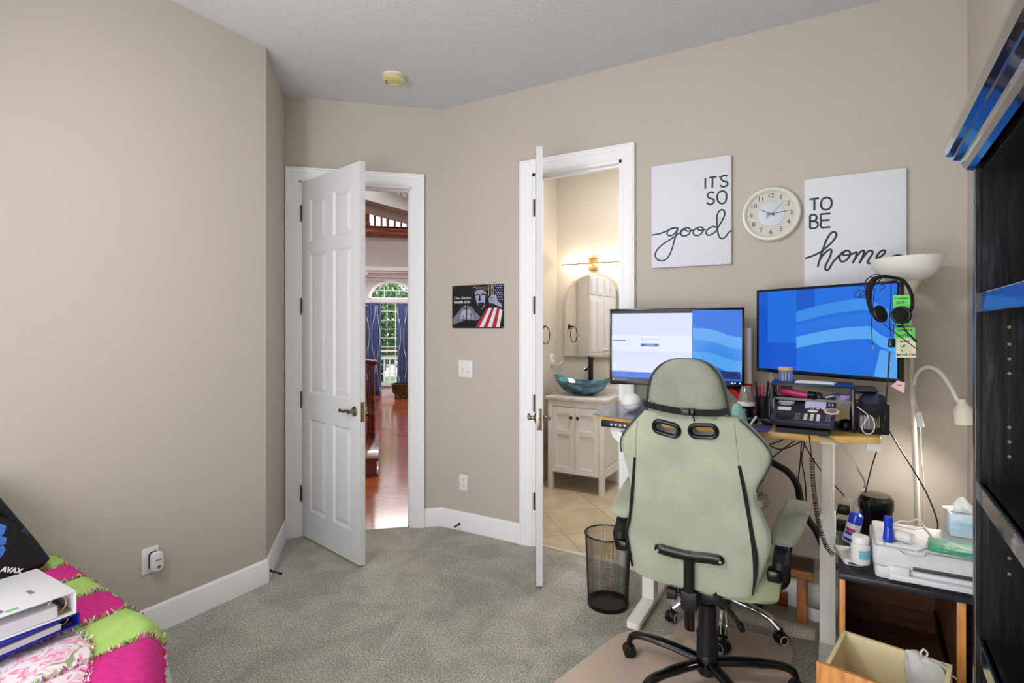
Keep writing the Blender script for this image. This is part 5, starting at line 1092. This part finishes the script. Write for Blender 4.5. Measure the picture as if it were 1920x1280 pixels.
ribbonx('side_strip', [(1383, 873), (1391, 915), (1399, 960), (1406, 1005), (1411, 1047), (1412, 1085), (1410, 1116)], [(1389, 873), (1398, 915), (1406, 960), (1414, 1005), (1421, 1047), (1419, 1085), (1412, 1116)], blackmat, -.001)
pip = mat('piping_dark', (52, 60, 58), .5)
b = B(); edge = [(x1_+.0, z) for x0_, x1_, z in rows]; 
b.tube([Vector((x, YC-KT*z+.010, z))-CH for x, z in edge[2:26]], .0035, 6); b.build('edge_piping', pip, Gc)
b = B(); b.tube([Vector((x0_, YC-KT*z+.010, z))-CH for x0_, x1_, z in rows[2:20]], .0035, 6); b.build('edge_piping', pip, Gc)
# seam lines
b = B(); b.tube(onback([(1192, 856), (1191, 820), (1195, 790)], -.0005), .0009, 5); b.tube(onback([(1385, 872), (1379, 820), (1376, 795)], -.0005), .0009, 5); b.build('seam', mat('seam_tan', (160, 156, 130), .8), Gc)
# head pillow hood with its strap
hood_px = [(674, 1268, 1302), (677, 1255, 1316), (683, 1242, 1328), (692, 1231, 1339), (706, 1221, 1349), (724, 1215, 1355), (744, 1212, 1360), (762, 1211, 1364), (776, 1212, 1366), (784, 1220, 1360)]
hr = lerp_rows(rowsof(hood_px), 4)
b = B(); b.loft([[p+Vector((0, -.012, 0)) for p in r] for r in cushion(hr, lambda s: .06+.085*math.sin(min(1, s*1.4+.1)*math.pi/2), N=48, ex=3.2)])
hd = b.build('head_pillow', sageg, Gc, smooth=50)
b = B(); b.tube([Vector((x, YC-KT*z+.014, z))-CH for x, _, z in hr[:34][::-1]]+[Vector((x, YC-KT*z+.014, z))-CH for _, x, z in hr[:34]], .004, 6); b.build('piping', pip, hd)
L_ = [(1209, 750), (1240, 758), (1280, 764), (1320, 767), (1350, 767), (1366, 763)]; R__ = [(1210, 761), (1240, 769), (1280, 776), (1320, 779), (1350, 779), (1366, 775)]
st = ribbonx('strap', L_, R__, blackmat, -.020, hd)
b = B(); c_ = gp(1287, 769)-CH+Vector((0, -.026, 0)); b.box(c_, (.034, .010, .022), bev=.003); b.box(c_+Vector((.026, 0, 0)), (.014, .008, .026), bev=.003); b.build('buckle', blackgl, st)
b = B(); b.tube(sm([c_+Vector((.02, 0, -.004)), c_+Vector((.03, -.004, -.016)), c_+Vector((.034, 0, -.034))]), .003, 6); b.build('strap_end', blackmat, st)
# rear steel T bracket
b = B(); bar = sm(onback([(1229, 1024), (1260, 1033), (1295, 1041), (1330, 1045), (1358, 1050)], -.010), 6)
b.tube(bar, [.010, .016]+[.020]*(len(bar)-4)+[.016, .010], 14, flat=((0, 1, 0), .45)); b.build('back_bracket', blackgl, Gc)
for u, v in ((1235, 1028), (1352, 1050)): b = B(); c_ = gp(u, v)-CH+Vector((0, -.018, 0)); b.cyl(c_, c_+Vector((0, -.004, 0)), .006, n=6); b.build('bolt', chrome, Gc)
b = B(); b.tube(onback([(1293, 1044), (1293, 1100)], -.016)+[gp(1293, 1180)-CH+Vector((0, -.0, 0))], .020, 14, flat=((0, 1, 0), .45)); b.build('recline_bar', blackgl, Gc)
c_ = gp(1294, 1122)-CH+Vector((0, -.005, 0)); b = B(); b.box(c_, (.062, .05, .075), bev=.006); b.build('recline_housing', black, Gc)
c_ = gp(1260, 1111)-CH+Vector((.0, 0, 0)); b = B(); b.cyl(c_+Vector((-.016, 0, 0)), c_+Vector((.018, 0, 0)), .025, .022, 10); b.cyl(c_, c_+Vector((.06, 0, 0)), .006, n=8); b.build('adjust_knob', black, Gc)
# seat
b = B(); rings = []
for k in range(15):
    s_ = k/14; y = 2.24+.50*s_; zt = .505+.02*s_; zb = .395-.0*s_+(.05*max(0, s_-.8)/.2); w = .275-.015*math.sin(s_*math.pi)*0; tck = (zt-zb)/2; ring = []; e_ = 1 if 0 < k < 14 else .8
    for j in range(40):
        a = 2*math.pi*j/40; ca, sa = math.cos(a), math.sin(a); x = math.copysign(abs(ca)**.45, ca)*w*e_; z = math.copysign(abs(sa)**.6, sa)*tck*e_
        z += .035*max(0, abs(x)/w-.72)/.28 if sa > 0 else .0
        ring.append(Vector((-.432+x, y, (zt+zb)/2+z))-CH)
    rings.append(ring)
b.loft(rings); b.build('seat', mat('sage_seat', (160, 170, 138), .8, noise_=.15, nscale=10, bump=.8, bscale=25), Gc, smooth=50)
b = B(); b.box(Vector((-.43, 2.40, .375))-CH, (.20, .26, .045), bev=.01); b.cyl(Vector((-.40, 2.35, .36))-CH, Vector((-.36, 2.30, .34))-CH, .012, n=10); b.build('tilt_mechanism', black, Gc)
P_ = sm([gp(1338, 1112)-CH, gp(1352, 1125)-CH, gp(1372, 1150)-CH, gp(1380, 1160)-CH]); b = B(); b.tube([p+(Vector((math.cos(i*1.6), 0, math.sin(i*1.6)))*.003) for i, p in enumerate(P_)], .009, 8)
b.build('lever_sleeve', black, Gc); b = B(); b.tube(sm(onback([(1376, 1155), (1388, 1172), (1393, 1184)], .0)), [.009]*5+[.013]*4+[.012]*3+[.008], 10, flat=((0, 1, 0), .6)); b.build('recline_lever', blackgl, Gc)
# armrests
for sx, xn in ((1, -.150), (-1, -.772)):
    A0 = Vector((xn, 2.265, .652)); A1 = Vector((xn+(.048 if sx > 0 else -.03), 2.60, .715)); d = A1-A0
    ar = B(); rings = []
    for k, (s_, w, h) in enumerate(((0, .030, .010), (.04, .043, .02), (.2, .048, .026), (.6, .050, .026), (.92, .046, .024), (1, .030, .010))):
        c_ = A0+d*s_-CH; rings.append([c_+Vector((math.copysign(abs(math.cos(a))**.6, math.cos(a))*w, 0, math.copysign(abs(math.sin(a))**.6, math.sin(a))*h)) for a in [2*math.pi*j/24 for j in range(24)]])
    ar.loft(rings); a_ = ar.build('armrest', sageg if sx > 0 else sage, Gc, smooth=50)
    b = B(); q0 = A0+Vector((0, .0, -.03))-CH; b.tube([q0+d*.9, q0+d*.5, q0+Vector((0, .02, 0))], .024, 12, flat=((0, 0, 1), .6))
    b.tube([q0+Vector((0, .05, .0)), q0+Vector((-.0*sx, -.01, -.05)), q0+Vector((-.008*sx, -.01, -.10))], [.027, .030, .028], 12, flat=((0, 1, 0), .8)); b.build('arm_bracket', black, a_)
    b = B(); b.tube(sm([q0+d*.75, q0+Vector((.0, .20, -.08)), q0+Vector((-.0*sx, .15, -.17)), Vector((-.432+sx*.235, 2.44, .40))-CH], 5), .022, 12, flat=((0, 1, 0), .8)); b.build('arm_post', blackgl, a_)
    b = B(); c_ = q0+Vector((-.02*sx, -.02, -.085)); b.box(c_, (.05, .06, .045), bev=.01); b.build('arm_joint', blackgl, a_)
# gas lift and star base
hb_ = Vector((-.425, 2.33, 0))-CH
b = B(); b.lathe([(.0, .075), (.028, .075), (.032, .12), (.043, .13), (.040, .225), (.036, .23), (.034, .33), (.028, .335), (.026, .38)], 28, hb_); b.build('gas_lift_cover', black, Gc)
b = B(); b.lathe([(0, .045), (.034, .045), (.044, .06), (.045, .12), (.038, .135), (0, .135)], 28, hb_); b.build('hub', black, Gc)
def castor(b, p, ang, ring=None, r=.027):
    c_, s_ = math.cos(ang), math.sin(ang); ax = Vector((-s_, c_, 0))
    for q in (-.014, .014): b.cyl(p+ax*(q-.009)+Vector((0, 0, r)), p+ax*(q+.009)+Vector((0, 0, r)), r, n=20)
    b.sphere(p+Vector((0, 0, r+.012)), r*.95, (1, 1, .8), 14)
    b.cyl(p+Vector((0, 0, r+.02)), p+Vector((0, 0, .078)), .008, n=8)
for k, deg in enumerate((176, 238, 306, 18, 103)):
    a = R(deg); d = Vector((math.cos(a), math.sin(a), 0)); ln = .335; b = B()
    b.tube(sm([hb_+d*.03+Vector((0, 0, .095)), hb_+d*.15+Vector((0, 0, .108)), hb_+d*.27+Vector((0, 0, .110)), hb_+d*(ln-.015)+Vector((0, 0, .095)), hb_+d*ln+Vector((0, 0, .068))], 5), [.024]*8+[.021]*9+[.018]*4, 12, flat=((0, 0, 1), .7)); lg = b.build('base_leg', blackgl, Gc)
    b = B(); castor(b, hb_+d*ln, a+.6); b.build('castor', black, lg)
# ---------------------------------------------------------------- swivel stool with chrome base
St = thing('swivel_stool', 'round silver stool on a chrome star base, behind the green chair', 'stool', (-.435, 2.84, .0))
b = B(); b.lathe([(0, .60), (.16, .60), (.195, .612), (.205, .635), (.195, .66), (.172, .668), (0, .668)], 36); b.build('lower_cushion', mat('silver_vinyl', (168, 166, 158), .25, coat=.5), St)
b = B(); b.lathe([(0, .668), (.168, .668), (.175, .69), (.165, .712), (0, .714)], 36); b.build('seat_cushion', mat('silver_vinyl', (168, 166, 158), .25), St)
b = B(); b.lathe([(0, .7145), (.15, .7145), (.175, .73), (.175, .755), (.16, .765), (0, .768)], 36); b.build('black_pad', black, St)
b = B(); b.cyl((0, 0, .14), (0, 0, .6), .025, n=20); b.build('column', black, St)
b = B(); b.lathe([(0, .06), (.03, .06), (.042, .09), (.036, .15), (0, .155)], 24); b.build('hub', chrome, St)
for k in range(5):
    a = R(205+72*k); d = Vector((math.cos(a), math.sin(a), 0)); b = B()
    b.tube(sm([d*.02+Vector((0, 0, .135)), d*.12+Vector((0, 0, .125)), d*.20+Vector((0, 0, .105)), d*.25+Vector((0, 0, .07))], 6), [.022]*6+[.020]*7+[.022]*6, 14, flat=((0, 0, 1), .8)); lg = b.build('base_leg', chrome, St)
    b = B(); castor(b, d*.255, a+.9); cs = b.build('castor', black, lg); ax = Vector((-math.sin(a+.9), math.cos(a+.9), 0))
    b = B()
    for q in (-.0235, .0235): b.tube([d*.255+ax*q+Vector((0, 0, .027))+(Vector((0, 0, 1))*math.cos(t_)+Vector((math.cos(a+.9), math.sin(a+.9), 0))*math.sin(t_))*.019 for t_ in [2*math.pi*i/24 for i in range(24)]], .0028, 6, closed=True)
    b.build('grey_rim', mat('rim_grey', (190, 190, 186), .4), lg)
# ---------------------------------------------------------------- mesh waste bin
Wb = thing('waste_bin', 'round black wire-mesh waste bin on carpet left of the chair', 'bin', (-1.0, 2.74, .001))
b = B(); n_ = 110; b.loft([[Vector((r_*math.cos(2*math.pi*j/n_), r_*math.sin(2*math.pi*j/n_), z)) for j in range(n_)] for r_, z in [(.104+.014*k/52, .02+.35*k/52) for k in range(53)]], caps=False)
o = b.build('mesh_wall', mat('bin_mesh', (52, 44, 38), .4, metal=.3), Wb, smooth=0); md = o.modifiers.new('w', 'WIREFRAME'); md.thickness = .0019; md.use_even_offset = False
b = B(); b.lathe([(.104, .0), (.107, .0), (.107, .022), (.104, .022)], 48); b.lathe([(0, .003), (.104, .003)], 48); b.lathe([(0, .006), (.104, .006)], 48); b.build('base', blackgl, Wb)
b = B(); b.tube([(.119*math.cos(a), .119*math.sin(a), .372) for a in [2*math.pi*i/56 for i in range(56)]], .0045, 8, closed=True); b.build('rim', blackgl, Wb)
# ---------------------------------------------------------------- bench, plank, bowl by the wall
oak = ramp_mat('oak_bench', [(.3, (120, 70, 34)), (.5, (168, 106, 56)), (.7, (190, 130, 74))], 'noise', 7, .4, stretch=(1, 8, 8), coat=.2)
Bn = thing('wooden_bench', 'low wooden bench against the wall under the desk', 'bench', (-.33, 3.10, 0))
b = B(); b.bb(-.27, .27, -.075, .085, .218, .262, bev=.004); b.build('seat_board', oak, Bn)
b = B(); b.bb(-.27, .27, -.07, .083, .2625, .268); b.build('dark_top', mat('worn_top', (84, 66, 52), .6, noise_=.3, nscale=20), Bn, smooth=0)
for x in (-.22, .22):
    for y in (-.05, .06): b = B(); b.bb(x-.022, x+.022, y-.02, y+.02, 0, .218, bev=.003); b.build('leg', ramp_mat('oak_leg', [(.3, (120, 70, 34)), (.5, (168, 106, 56)), (.7, (190, 130, 74))], 'noise', 7, .4, stretch=(8, 8, 1)) if 'oak_leg' not in MATS else MATS['oak_leg'], Bn)
b = B(); b.bb(-.22, .12, -.012, .012, 0, .07, bev=.002); tag(b.build('wood_plank', mahog, None, (-.30, 3.185, 0)), 'dark red wooden plank standing on edge behind bench legs', 'plank')
b = B(); b.lathe([(0, .012), (.045, .012), (.052, .055), (.060, .062), (.063, .055), (.056, .0), (0, .0)], 32); tag(b.build('pet_bowl', whitep, None, (-.045, 3.145, 0)), 'white round bowl on carpet between bench and desk leg', 'bowl')
# ---------------------------------------------------------------- torchiere floor lamp
Lp = thing('floor_lamp', 'white floor lamp with glass bowl shade and gooseneck reading arm', 'lamp', (.362, 2.99, 0))
cream = mat('lamp_cream', (226, 220, 204), .4); LT = Vector((-.050, 0, 1.52))
b = B(); b.lathe([(0, 0), (.115, 0), (.12, .01), (.1, .022), (.02, .03), (.014, .05)], 40); b.build('base', cream, Lp)
b = B(); b.tube([(0, 0, .02), LT*.5+Vector((.003, 0, 0)), LT], .0105, 14); b.build('pole', cream, Lp)
LM = Matrix.Rotation(R(-1.9), 4, 'Y')
b = B(); b.lathe([(.011, 0), (.013, .03), (.02, .07), (.036, .11), (.05, .135), (.05, .14)], 32, LT, LM); b.build('neck_cup', cream, Lp)
b = B(); b.lathe([(.045, .135), (.080, .15), (.110, .175), (.128, .207), (.137, .242), (.134, .242), (.124, .208), (.107, .178), (.078, .154), (.045, .139)], 48, LT, LM)
gl = mat('frosted_glass', (250, 250, 246), .35, trans=.0, alpha=.9); b.build('bowl_shade', gl, Lp, smooth=60)
gk = [gy(u, v, 2.97)-Lp.location for u, v in ((1713, 722), (1716, 706), (1726, 693), (1742, 688), (1760, 696), (1778, 718), (1796, 752))]
b = B(); b.tube(sm(gk), .0085, 10); b.build('gooseneck', cream, Lp)
hd_ = gk[-1]; b = B(); b.lathe([(0, .0), (.014, 0), (.018, -.02), (.034, -.04), (.037, -.06), (.037, -.105), (.033, -.105), (.033, -.06), (0, -.03)], 28, hd_+Vector((.012, 0, .01)), Matrix.Rotation(R(-8), 4, 'Y')); b.build('reading_head', cream, Lp)
b = B(); b.sphere(hd_+Vector((.022, 0, -.075)), .022, n=16); b.build('bulb', mat('bulb', (255, 226, 190), emit=6), Lp)
b = B(); b.box(gy(1724, 786, 2.95)-Lp.location, (.024, .018, .068), Matrix.Rotation(R(-8), 3, 'Y'), bev=.004); b.build('cord_switch', whitep, Lp)
b = B(); b.tube(sm([gy(u, v, 2.96)-Lp.location for u, v in ((1706, 660), (1708, 700), (1713, 740), (1722, 772))]), .0028, 6); b.tube(sm([gy(u, v, 2.96)-Lp.location for u, v in ((1726, 800), (1727, 850), (1732, 910), (1731, 1000), (1733, 1080))]), .0028, 6); b.build('cord', mat('cord_cream', (214, 206, 188), .5), Lp)
pl = bpy.data.lights.new('reading_light', 'SPOT'); pl.energy = 17; pl.color = (1, .91, .79); pl.spot_size = R(150); pl.spot_blend = 1; pl.shadow_soft_size = .03
po = bpy.data.objects.new('reading_light', pl); C.objects.link(po); po.location = Lp.location+hd_+Vector((.026, -.0, -.112)); po.rotation_euler = (R(-12), R(35), 0)
# ---------------------------------------------------------------- file cabinet with its drawer out
walnut = ramp_mat('cabinet_walnut', [(.3, (70, 40, 24)), (.5, (98, 60, 38)), (.7, (116, 74, 48))], 'noise', 6, .45, stretch=(1, 8, 8))
hon = ramp_mat('honey_wood', [(.3, (196, 124, 58)), (.5, (218, 148, 78)), (.7, (230, 166, 96))], 'noise', 6, .35, stretch=(8, 8, 1), coat=.2)
maple = mat('pale_plywood', (240, 226, 182), .5, noise_=.08, nscale=5)
slate = mat('black_laminate', (38, 42, 52), .35, noise_=.3, nscale=60)
Fc = thing('file_cabinet', 'brown wooden cabinet with black top and pulled-out drawer, under the printer', 'cabinet', (.29, 2.65, 0))
def fc(b, x0, x1, y0, y1, z0, z1, bev=0): b.bb(x0-.29, x1-.29, y0-2.65, y1-2.65, z0, z1, bev=bev)
b = B(); fc(b, .037, .545, 2.395, 2.90, .508, .53, .003); b.build('black_top', slate, Fc)
b = B(); fc(b, .040, .056, 2.412, 2.885, .0, .5075); b.build('side_panel', walnut, Fc, smooth=0)
b = B(); fc(b, .0385, .0575, 2.405, 2.413, .0, .5075, .001); b.build('edge_band', hon, Fc)
b = B(); fc(b, .525, .540, 2.412, 2.885, .0, .5075); b.build('side_panel', walnut, Fc, smooth=0)
b = B(); fc(b, .0565, .5245, 2.87, 2.885, .0, .5075); b.build('back_panel', walnut, Fc, smooth=0)
b = B(); fc(b, .0565, .390, 2.413, 2.8695, .15, .168); b.build('inner_floor', walnut, Fc, smooth=0)
b = B(); fc(b, .3905, .408, 2.425, 2.8695, .0, .5075); b.build('divider', walnut, Fc, smooth=0)
b = B(); fc(b, .388, .412, 2.405, 2.4245, .0, .5075, .001); b.build('front_stile', hon, Fc)
b = B(); b.box((.381-.29, 2.62-2.65, .235), (.010, .40, .022), Matrix.Rotation(R(14), 3, 'X'), bev=.002); b.build('drawer_slide', blackgl, Fc)
b = B(); b.box((.415-.29, 2.60-2.65, .33), (.010, .34, .022), Matrix.Rotation(R(14), 3, 'X'), bev=.002); b.build('drawer_slide', blackgl, Fc)
w_, d_, h_ = .315, .27, .333
DM = Matrix.Translation((.050-.29, 2.365-2.65, .002)) @ Matrix.Rotation(R(-12), 4, 'Z')
b = B(); b.bb(.0, w_, -.012, 0, .0, h_); b.bb(.0, .012, -d_, -.0125, .0, h_); b.bb(w_-.012, w_, -d_, -.0125, .0, h_); b.bb(.0125, w_-.0125, -d_+.001, -.0125, .008, .016)
Dr = b.build('drawer', maple, Fc, smooth=0); Dr.matrix_local = DM; Dr['label'] = 'pale plywood drawer box with honey front'
b = B(); b.bb(-.024, w_+.024, -d_-.018, -d_-.0005, -.0, h_+.003, bev=.002); b.build('drawer_front', hon, Dr)
for x in (.14, .185): b = B(); b.cyl((x, -d_+.0, .30), (x, -d_+.004, .30), .004, n=10); b.build('screw', chrome, Dr)
# drawstring bag hung over the drawer side
Cb = thing('drawstring_bag', 'crumpled grey-white drawstring bag hanging in the open drawer', 'bag', gz(1735, 1238, .337))
cbm = mat('bag_cotton', (206, 204, 204), .85, noise_=.12, nscale=18, bump=.8, bscale=30); b = B(); rings = []
for k, (z, rx, ry, dx) in enumerate(((-.16, .045, .02, .03), (-.12, .062, .034, .022), (-.07, .064, .034, .012), (-.02, .058, .026, .0), (.004, .050, .018, -.004), (.014, .052, .020, -.006), (.024, .045, .016, -.008), (.027, .02, .006, -.008))):
    rings.append([Vector((dx+rx*math.cos(a)*(1+.10*math.sin(6*a+k)), -.03+ry*math.sin(a)*(1+.22*math.sin(5*a+k*1.7)), z+.004*math.sin(4*a)-.25*(dx+rx*math.cos(a)))) for a in [2*math.pi*i/36 for i in range(36)]])
b.loft(rings); b.build('pouch', cbm, Cb, smooth=60)
b = B(); b.tube(sm([(-.012, -.03, .02), (-.016, -.03, .036), (-.008, -.03, .050), (.002, -.03, .040), (-.004, -.03, .022)]), .003, 8); b.tube(sm([(.01, -.03, .024), (.04, -.025, .012), (.06, -.02, -.012), (.08, -.01, -.03)]), .003, 8); b.build('drawstring', mat('cord_white', (222, 220, 214), .7), Cb)
# ---------------------------------------------------------------- printer and what lies on it
Pr = thing('printer', 'white flatbed printer with paper slot on the black cabinet top', 'printer', (.345, 2.555, .531), R(0))
pw = mat('printer_white', (222, 222, 228), .35)
b = B(); b.prism(rrect(.385, .26, .02), .0, .045, Matrix.Translation((0, .0, .0)), bev=.006); b.build('base', pw, Pr)
b = B(); b.prism(rrect(.395, .27, .022), .046, .118, bev=.008); b.build('body', pw, Pr)
b = B(); b.prism(rrect(.380, .258, .02), .119, .134, bev=.005); b.build('scanner_lid', mat('printer_lid', (226, 226, 232), .3), Pr)
b = B(); b.bb(-.08, .19, -.1365, -.132, .050, .064, bev=.001); b.build('paper_slot', mat('slot_dark', (66, 68, 76), .4), Pr)
b = B(); b.bb(-.15, .19, -.155, -.130, .010, .030, bev=.004); b.bb(-.155, -.09, -.150, -.12, .006, .058, bev=.006); b.build('paper_tray', pw, Pr)
zt_ = .531+.1345
Bb = thing('blue_bottle', 'small bright blue bottle standing on the printer lid', 'bottle', gz(1666, 1014, zt_))
bb2 = mat('cobalt', (22, 62, 196), .25, coat=.4)
b = B(); b.lathe([(0, 0), (.018, 0), (.019, .01), (.016, .03), (.0135, .055), (0, .055)], 24); b.build('bottle_body', bb2, Bb)
b = B(); b.lathe([(.0138, .056), (.0145, .058), (.0145, .088), (.012, .091), (0, .091)], 24); b.build('cap', bb2, Bb)
p_ = gz(1700, 1018, zt_); Rp = thing('paper_roll', 'white roll wrapped in clear plastic on the printer lid', 'roll', p_)
b = B(); b.tube([(-.045, .02, .021), (.015, -.005, .021)], .02, 24); b.build('roll', whitep, Rp)
b = B(); b.tube(sm([(-.055, .024, .022), (-.02, .01, .022), (.02, -.006, .022), (.04, -.012, .018), (.055, -.02, .012)]), [.020]*3+[.0225]*14+[.016, .012, .014, .008], 14) if False else b.tube([(-.05, .022, .022), (.018, -.006, .022), (.035, -.013, .018), (.055, -.02, .012)], [.0215, .0215, .012, .018], 14); b.build('plastic_wrap', mat('clear_wrap', (240, 240, 240), .15, alpha=.3), Rp)
tube_thing('cable', 'thick white cable arching over the printer lid', 'cable', [gy(1672, 985, 2.62)]+px(2.66, (1690, 977), (1705, 978), (1720, 974), (1735, 990))+[gz(1752, 1012, zt_+.006), gz(1740, 1025, zt_+.004), gz(1718, 1034, zt_+.004)], .0042, mat('cable_white', (206, 206, 204), .5))
tube_thing('cable', 'thin white cable drooping over the printer front edge', 'cable', [gz(1722, 1030, zt_+.003), gz(1735, 1037, zt_+.003)]+px(2.405, (1734, 1042), (1715, 1043), (1697, 1038))+[gz(1685, 1030, zt_+.003), gz(1660, 1022, zt_+.003), gz(1655, 1005, zt_+.003)], .002, mat('cable_white', (206, 206, 204), .5))
Nb = thing('green_notebook', 'green leaf-patterned notebook on the right of printer lid', 'notebook', gz(1742, 1033, zt_+.001), R(-6))
b = B(); b.bb(0, .14, 0, .11, 0, .018, bev=.003); b.build('cover', mat('emerald', (44, 150, 112), .5, noise_=.08), Nb)
b = B(); rn = random.Random(6)
for i in range(26):
    x, y, a = rn.uniform(.01, .12), rn.uniform(.01, .10), rn.uniform(0, 6); b.tube(sm([(x, y, .0186), (x+.009*math.cos(a), y+.009*math.sin(a), .0186), (x+.017*math.cos(a+.4), y+.017*math.sin(a+.4), .0186)], 3), .0009, 5)
for i in range(12):
    x, z, a = rn.uniform(.005, .13), rn.uniform(.004, .012), rn.uniform(-.4, .6); b.tube([(x, -.0006, z), (x+.012*math.cos(a), -.0006, z+.004*math.sin(a))], .0007, 5)
b.build('leaf_print', mat('mint_print', (150, 214, 190), .6), Nb)
b = B(); b.bb(.085, .125, .035, .05, .0182, .0188); b.build('label_sticker', pap, Nb, smooth=0)
Tb = thing('tissue_box', 'light blue and white tissue box with tissue at the right', 'tissue box', (.455, 2.665, zt_+.001))
b = B(); b.bb(-.055, .055, -.05, .05, 0, .085, bev=.003); b.build('box', ramp_mat('tissue_box_print', [(.3, (150, 200, 226)), (.5, (206, 228, 240)), (.7, (236, 240, 244))], 'noise', 9, .5, stretch=(1, 1, 3)), Tb)
b = B(); rt = random.Random(1); b.loft([[Vector((r_*math.cos(a)*(1+.35*math.sin(3*a+k))-.01, r_*.6*math.sin(a)*(1+.3*math.cos(4*a+k)), z+.004*math.sin(3*a))) for a in [2*math.pi*i/24 for i in range(24)]] for k, (r_, z) in enumerate(((.05, .0865), (.055, .090), (.028, .098), (.024, .115), (.014, .130), (.004, .136)))]); b.build('tissue', mat('tissue', (244, 244, 244), .9), Tb, smooth=60)
# left of the printer
Cr = thing('white_cradle', 'white plastic tray with dark slot left of the printer', 'tray', (.078, 2.555, .531), R(8))
b = B(); b.prism([(-.045, .09), (-.03, -.055), (-.02, -.065), (.03, -.065), (.036, -.055), (.03, .09)], 0, .022, bev=.005); b.build('body', pw, Cr)
b = B(); b.bb(-.018, .028, -.0662, -.06, .006, .014); b.build('slot', mat('slot_dark', (66, 68, 76), .4), Cr)
Vb = thing('pill_bottle', 'white bottle with blue-green label and flip cap in the tray', 'bottle', gz(1613, 1054, .5545))
b = B(); b.lathe([(0, 0), (.030, 0), (.032, .004), (.032, .068), (.026, .076), (0, .076)], 28); b.build('body', whitep, Vb)
b = B(); b.lathe([(.027, .0765), (.029, .078), (.029, .098), (.027, .102), (0, .102)], 28); b.build('cap', mat('cap_white', (236, 236, 240), .3), Vb)
b = B(); ring = [[Vector((.0325*math.cos(a), .0325*math.sin(a), z)) for a in [R(-100+90*i/12) for i in range(13)]] for z in (.022, .055)]; b.loft(ring, caps=False, loop=False); b.build('label', mat('label_aqua', (110, 186, 206), .5), Vb)
Wc = thing('spray_can', 'tilted white and blue can with blue cap behind white bottle', 'can', gz(1592, 1022, .532)+Vector((0, .05, 0)))
Mt = Matrix.Rotation(R(13), 4, 'Y'); Mt0 = Vector((.002, 0, .0))
b = B(); b.lathe([(0, 0), (.026, 0), (.027, .003), (.027, .085), (0, .085)], 28, Mt0, Mt); b.build('can_body', mat('can_white', (228, 230, 240), .35), Wc)
b = B(); b.lathe([(.0275, .086), (.0275, .105), (.024, .125), (.014, .132), (0, .132)], 28, Mt0, Mt); b.build('cap', bb2, Wc)
for z0, z1, cc, nm in ((.01, .022, (40, 70, 190), 'blue_band'), (.035, .050, (40, 70, 190), 'blue_print'), (.052, .064, (196, 40, 56), 'red_print')):
    b = B(); b.loft([[Mt @ Vector((.0276*math.cos(a), .0276*math.sin(a), z)) for a in [R(-150+80*i/10) for i in range(11)]] for z in (z0, z1)], caps=False, loop=False); b.build(nm, mat('p_'+nm, cc, .4), Wc)
# black tower and power adapters behind the cabinet
Tw = thing('power_tower', 'black round power tower on the floor behind the cabinet', 'power strip', (.195, 3.06, 0))
b = B(); b.lathe([(0, 0), (.068, 0), (.07, .02), (.066, .60), (.072, .61), (.072, .655), (.06, .672), (0, .675)], 32); b.build('body', mat('tower_black', (14, 14, 16), .25, coat=.5), Tw)
for z in (.2, .34, .48): b = B(); b.lathe([(.067, z), (.071, z+.002), (.071, z+.012), (.067, z+.014)], 32); b.build('ring_groove', black, Tw)
for (u, v, s_, cc, lab) in ((1582, 955, (.05, .04, .04), (18, 18, 20), 'black power adapter plugged left of the black tower, upper'), (1578, 985, (.045, .04, .05), (24, 24, 28), 'black power adapter left of the tower, lower'), (1586, 938, (.045, .025, .02), (210, 208, 200), 'white plug left of the black tower top')):
    o0 = gy(u, v, 3.04); b = B(); b.box((0, 0, 0), s_, bev=.004); tag(b.build('power_adapter', mat('pa%d' % u, cc, .4), None, o0), lab, 'adapter')
tube_thing('cable', 'black cable from upper power adapter down behind desk leg', 'cable', px(3.03, (1578, 945), (1572, 952), (1566, 970), (1560, 985)), .003, black)
tube_thing('cable', 'black cable from lower adapter dropping beside the cabinet', 'cable', px(2.93, (1576, 990), (1568, 1000), (1560, 1030), (1556, 1055), (1565, 1085)), .0028, black)
b = B(); b.prism(rrect(.05, .032, .008), 0, .02, MR, bev=.002); tag(b.build('desk_hook', whitep, None, gy(1638, 837, 2.60)+Vector((0, 0, .0))), 'white plastic hook under the right end of the desktop', 'hook')
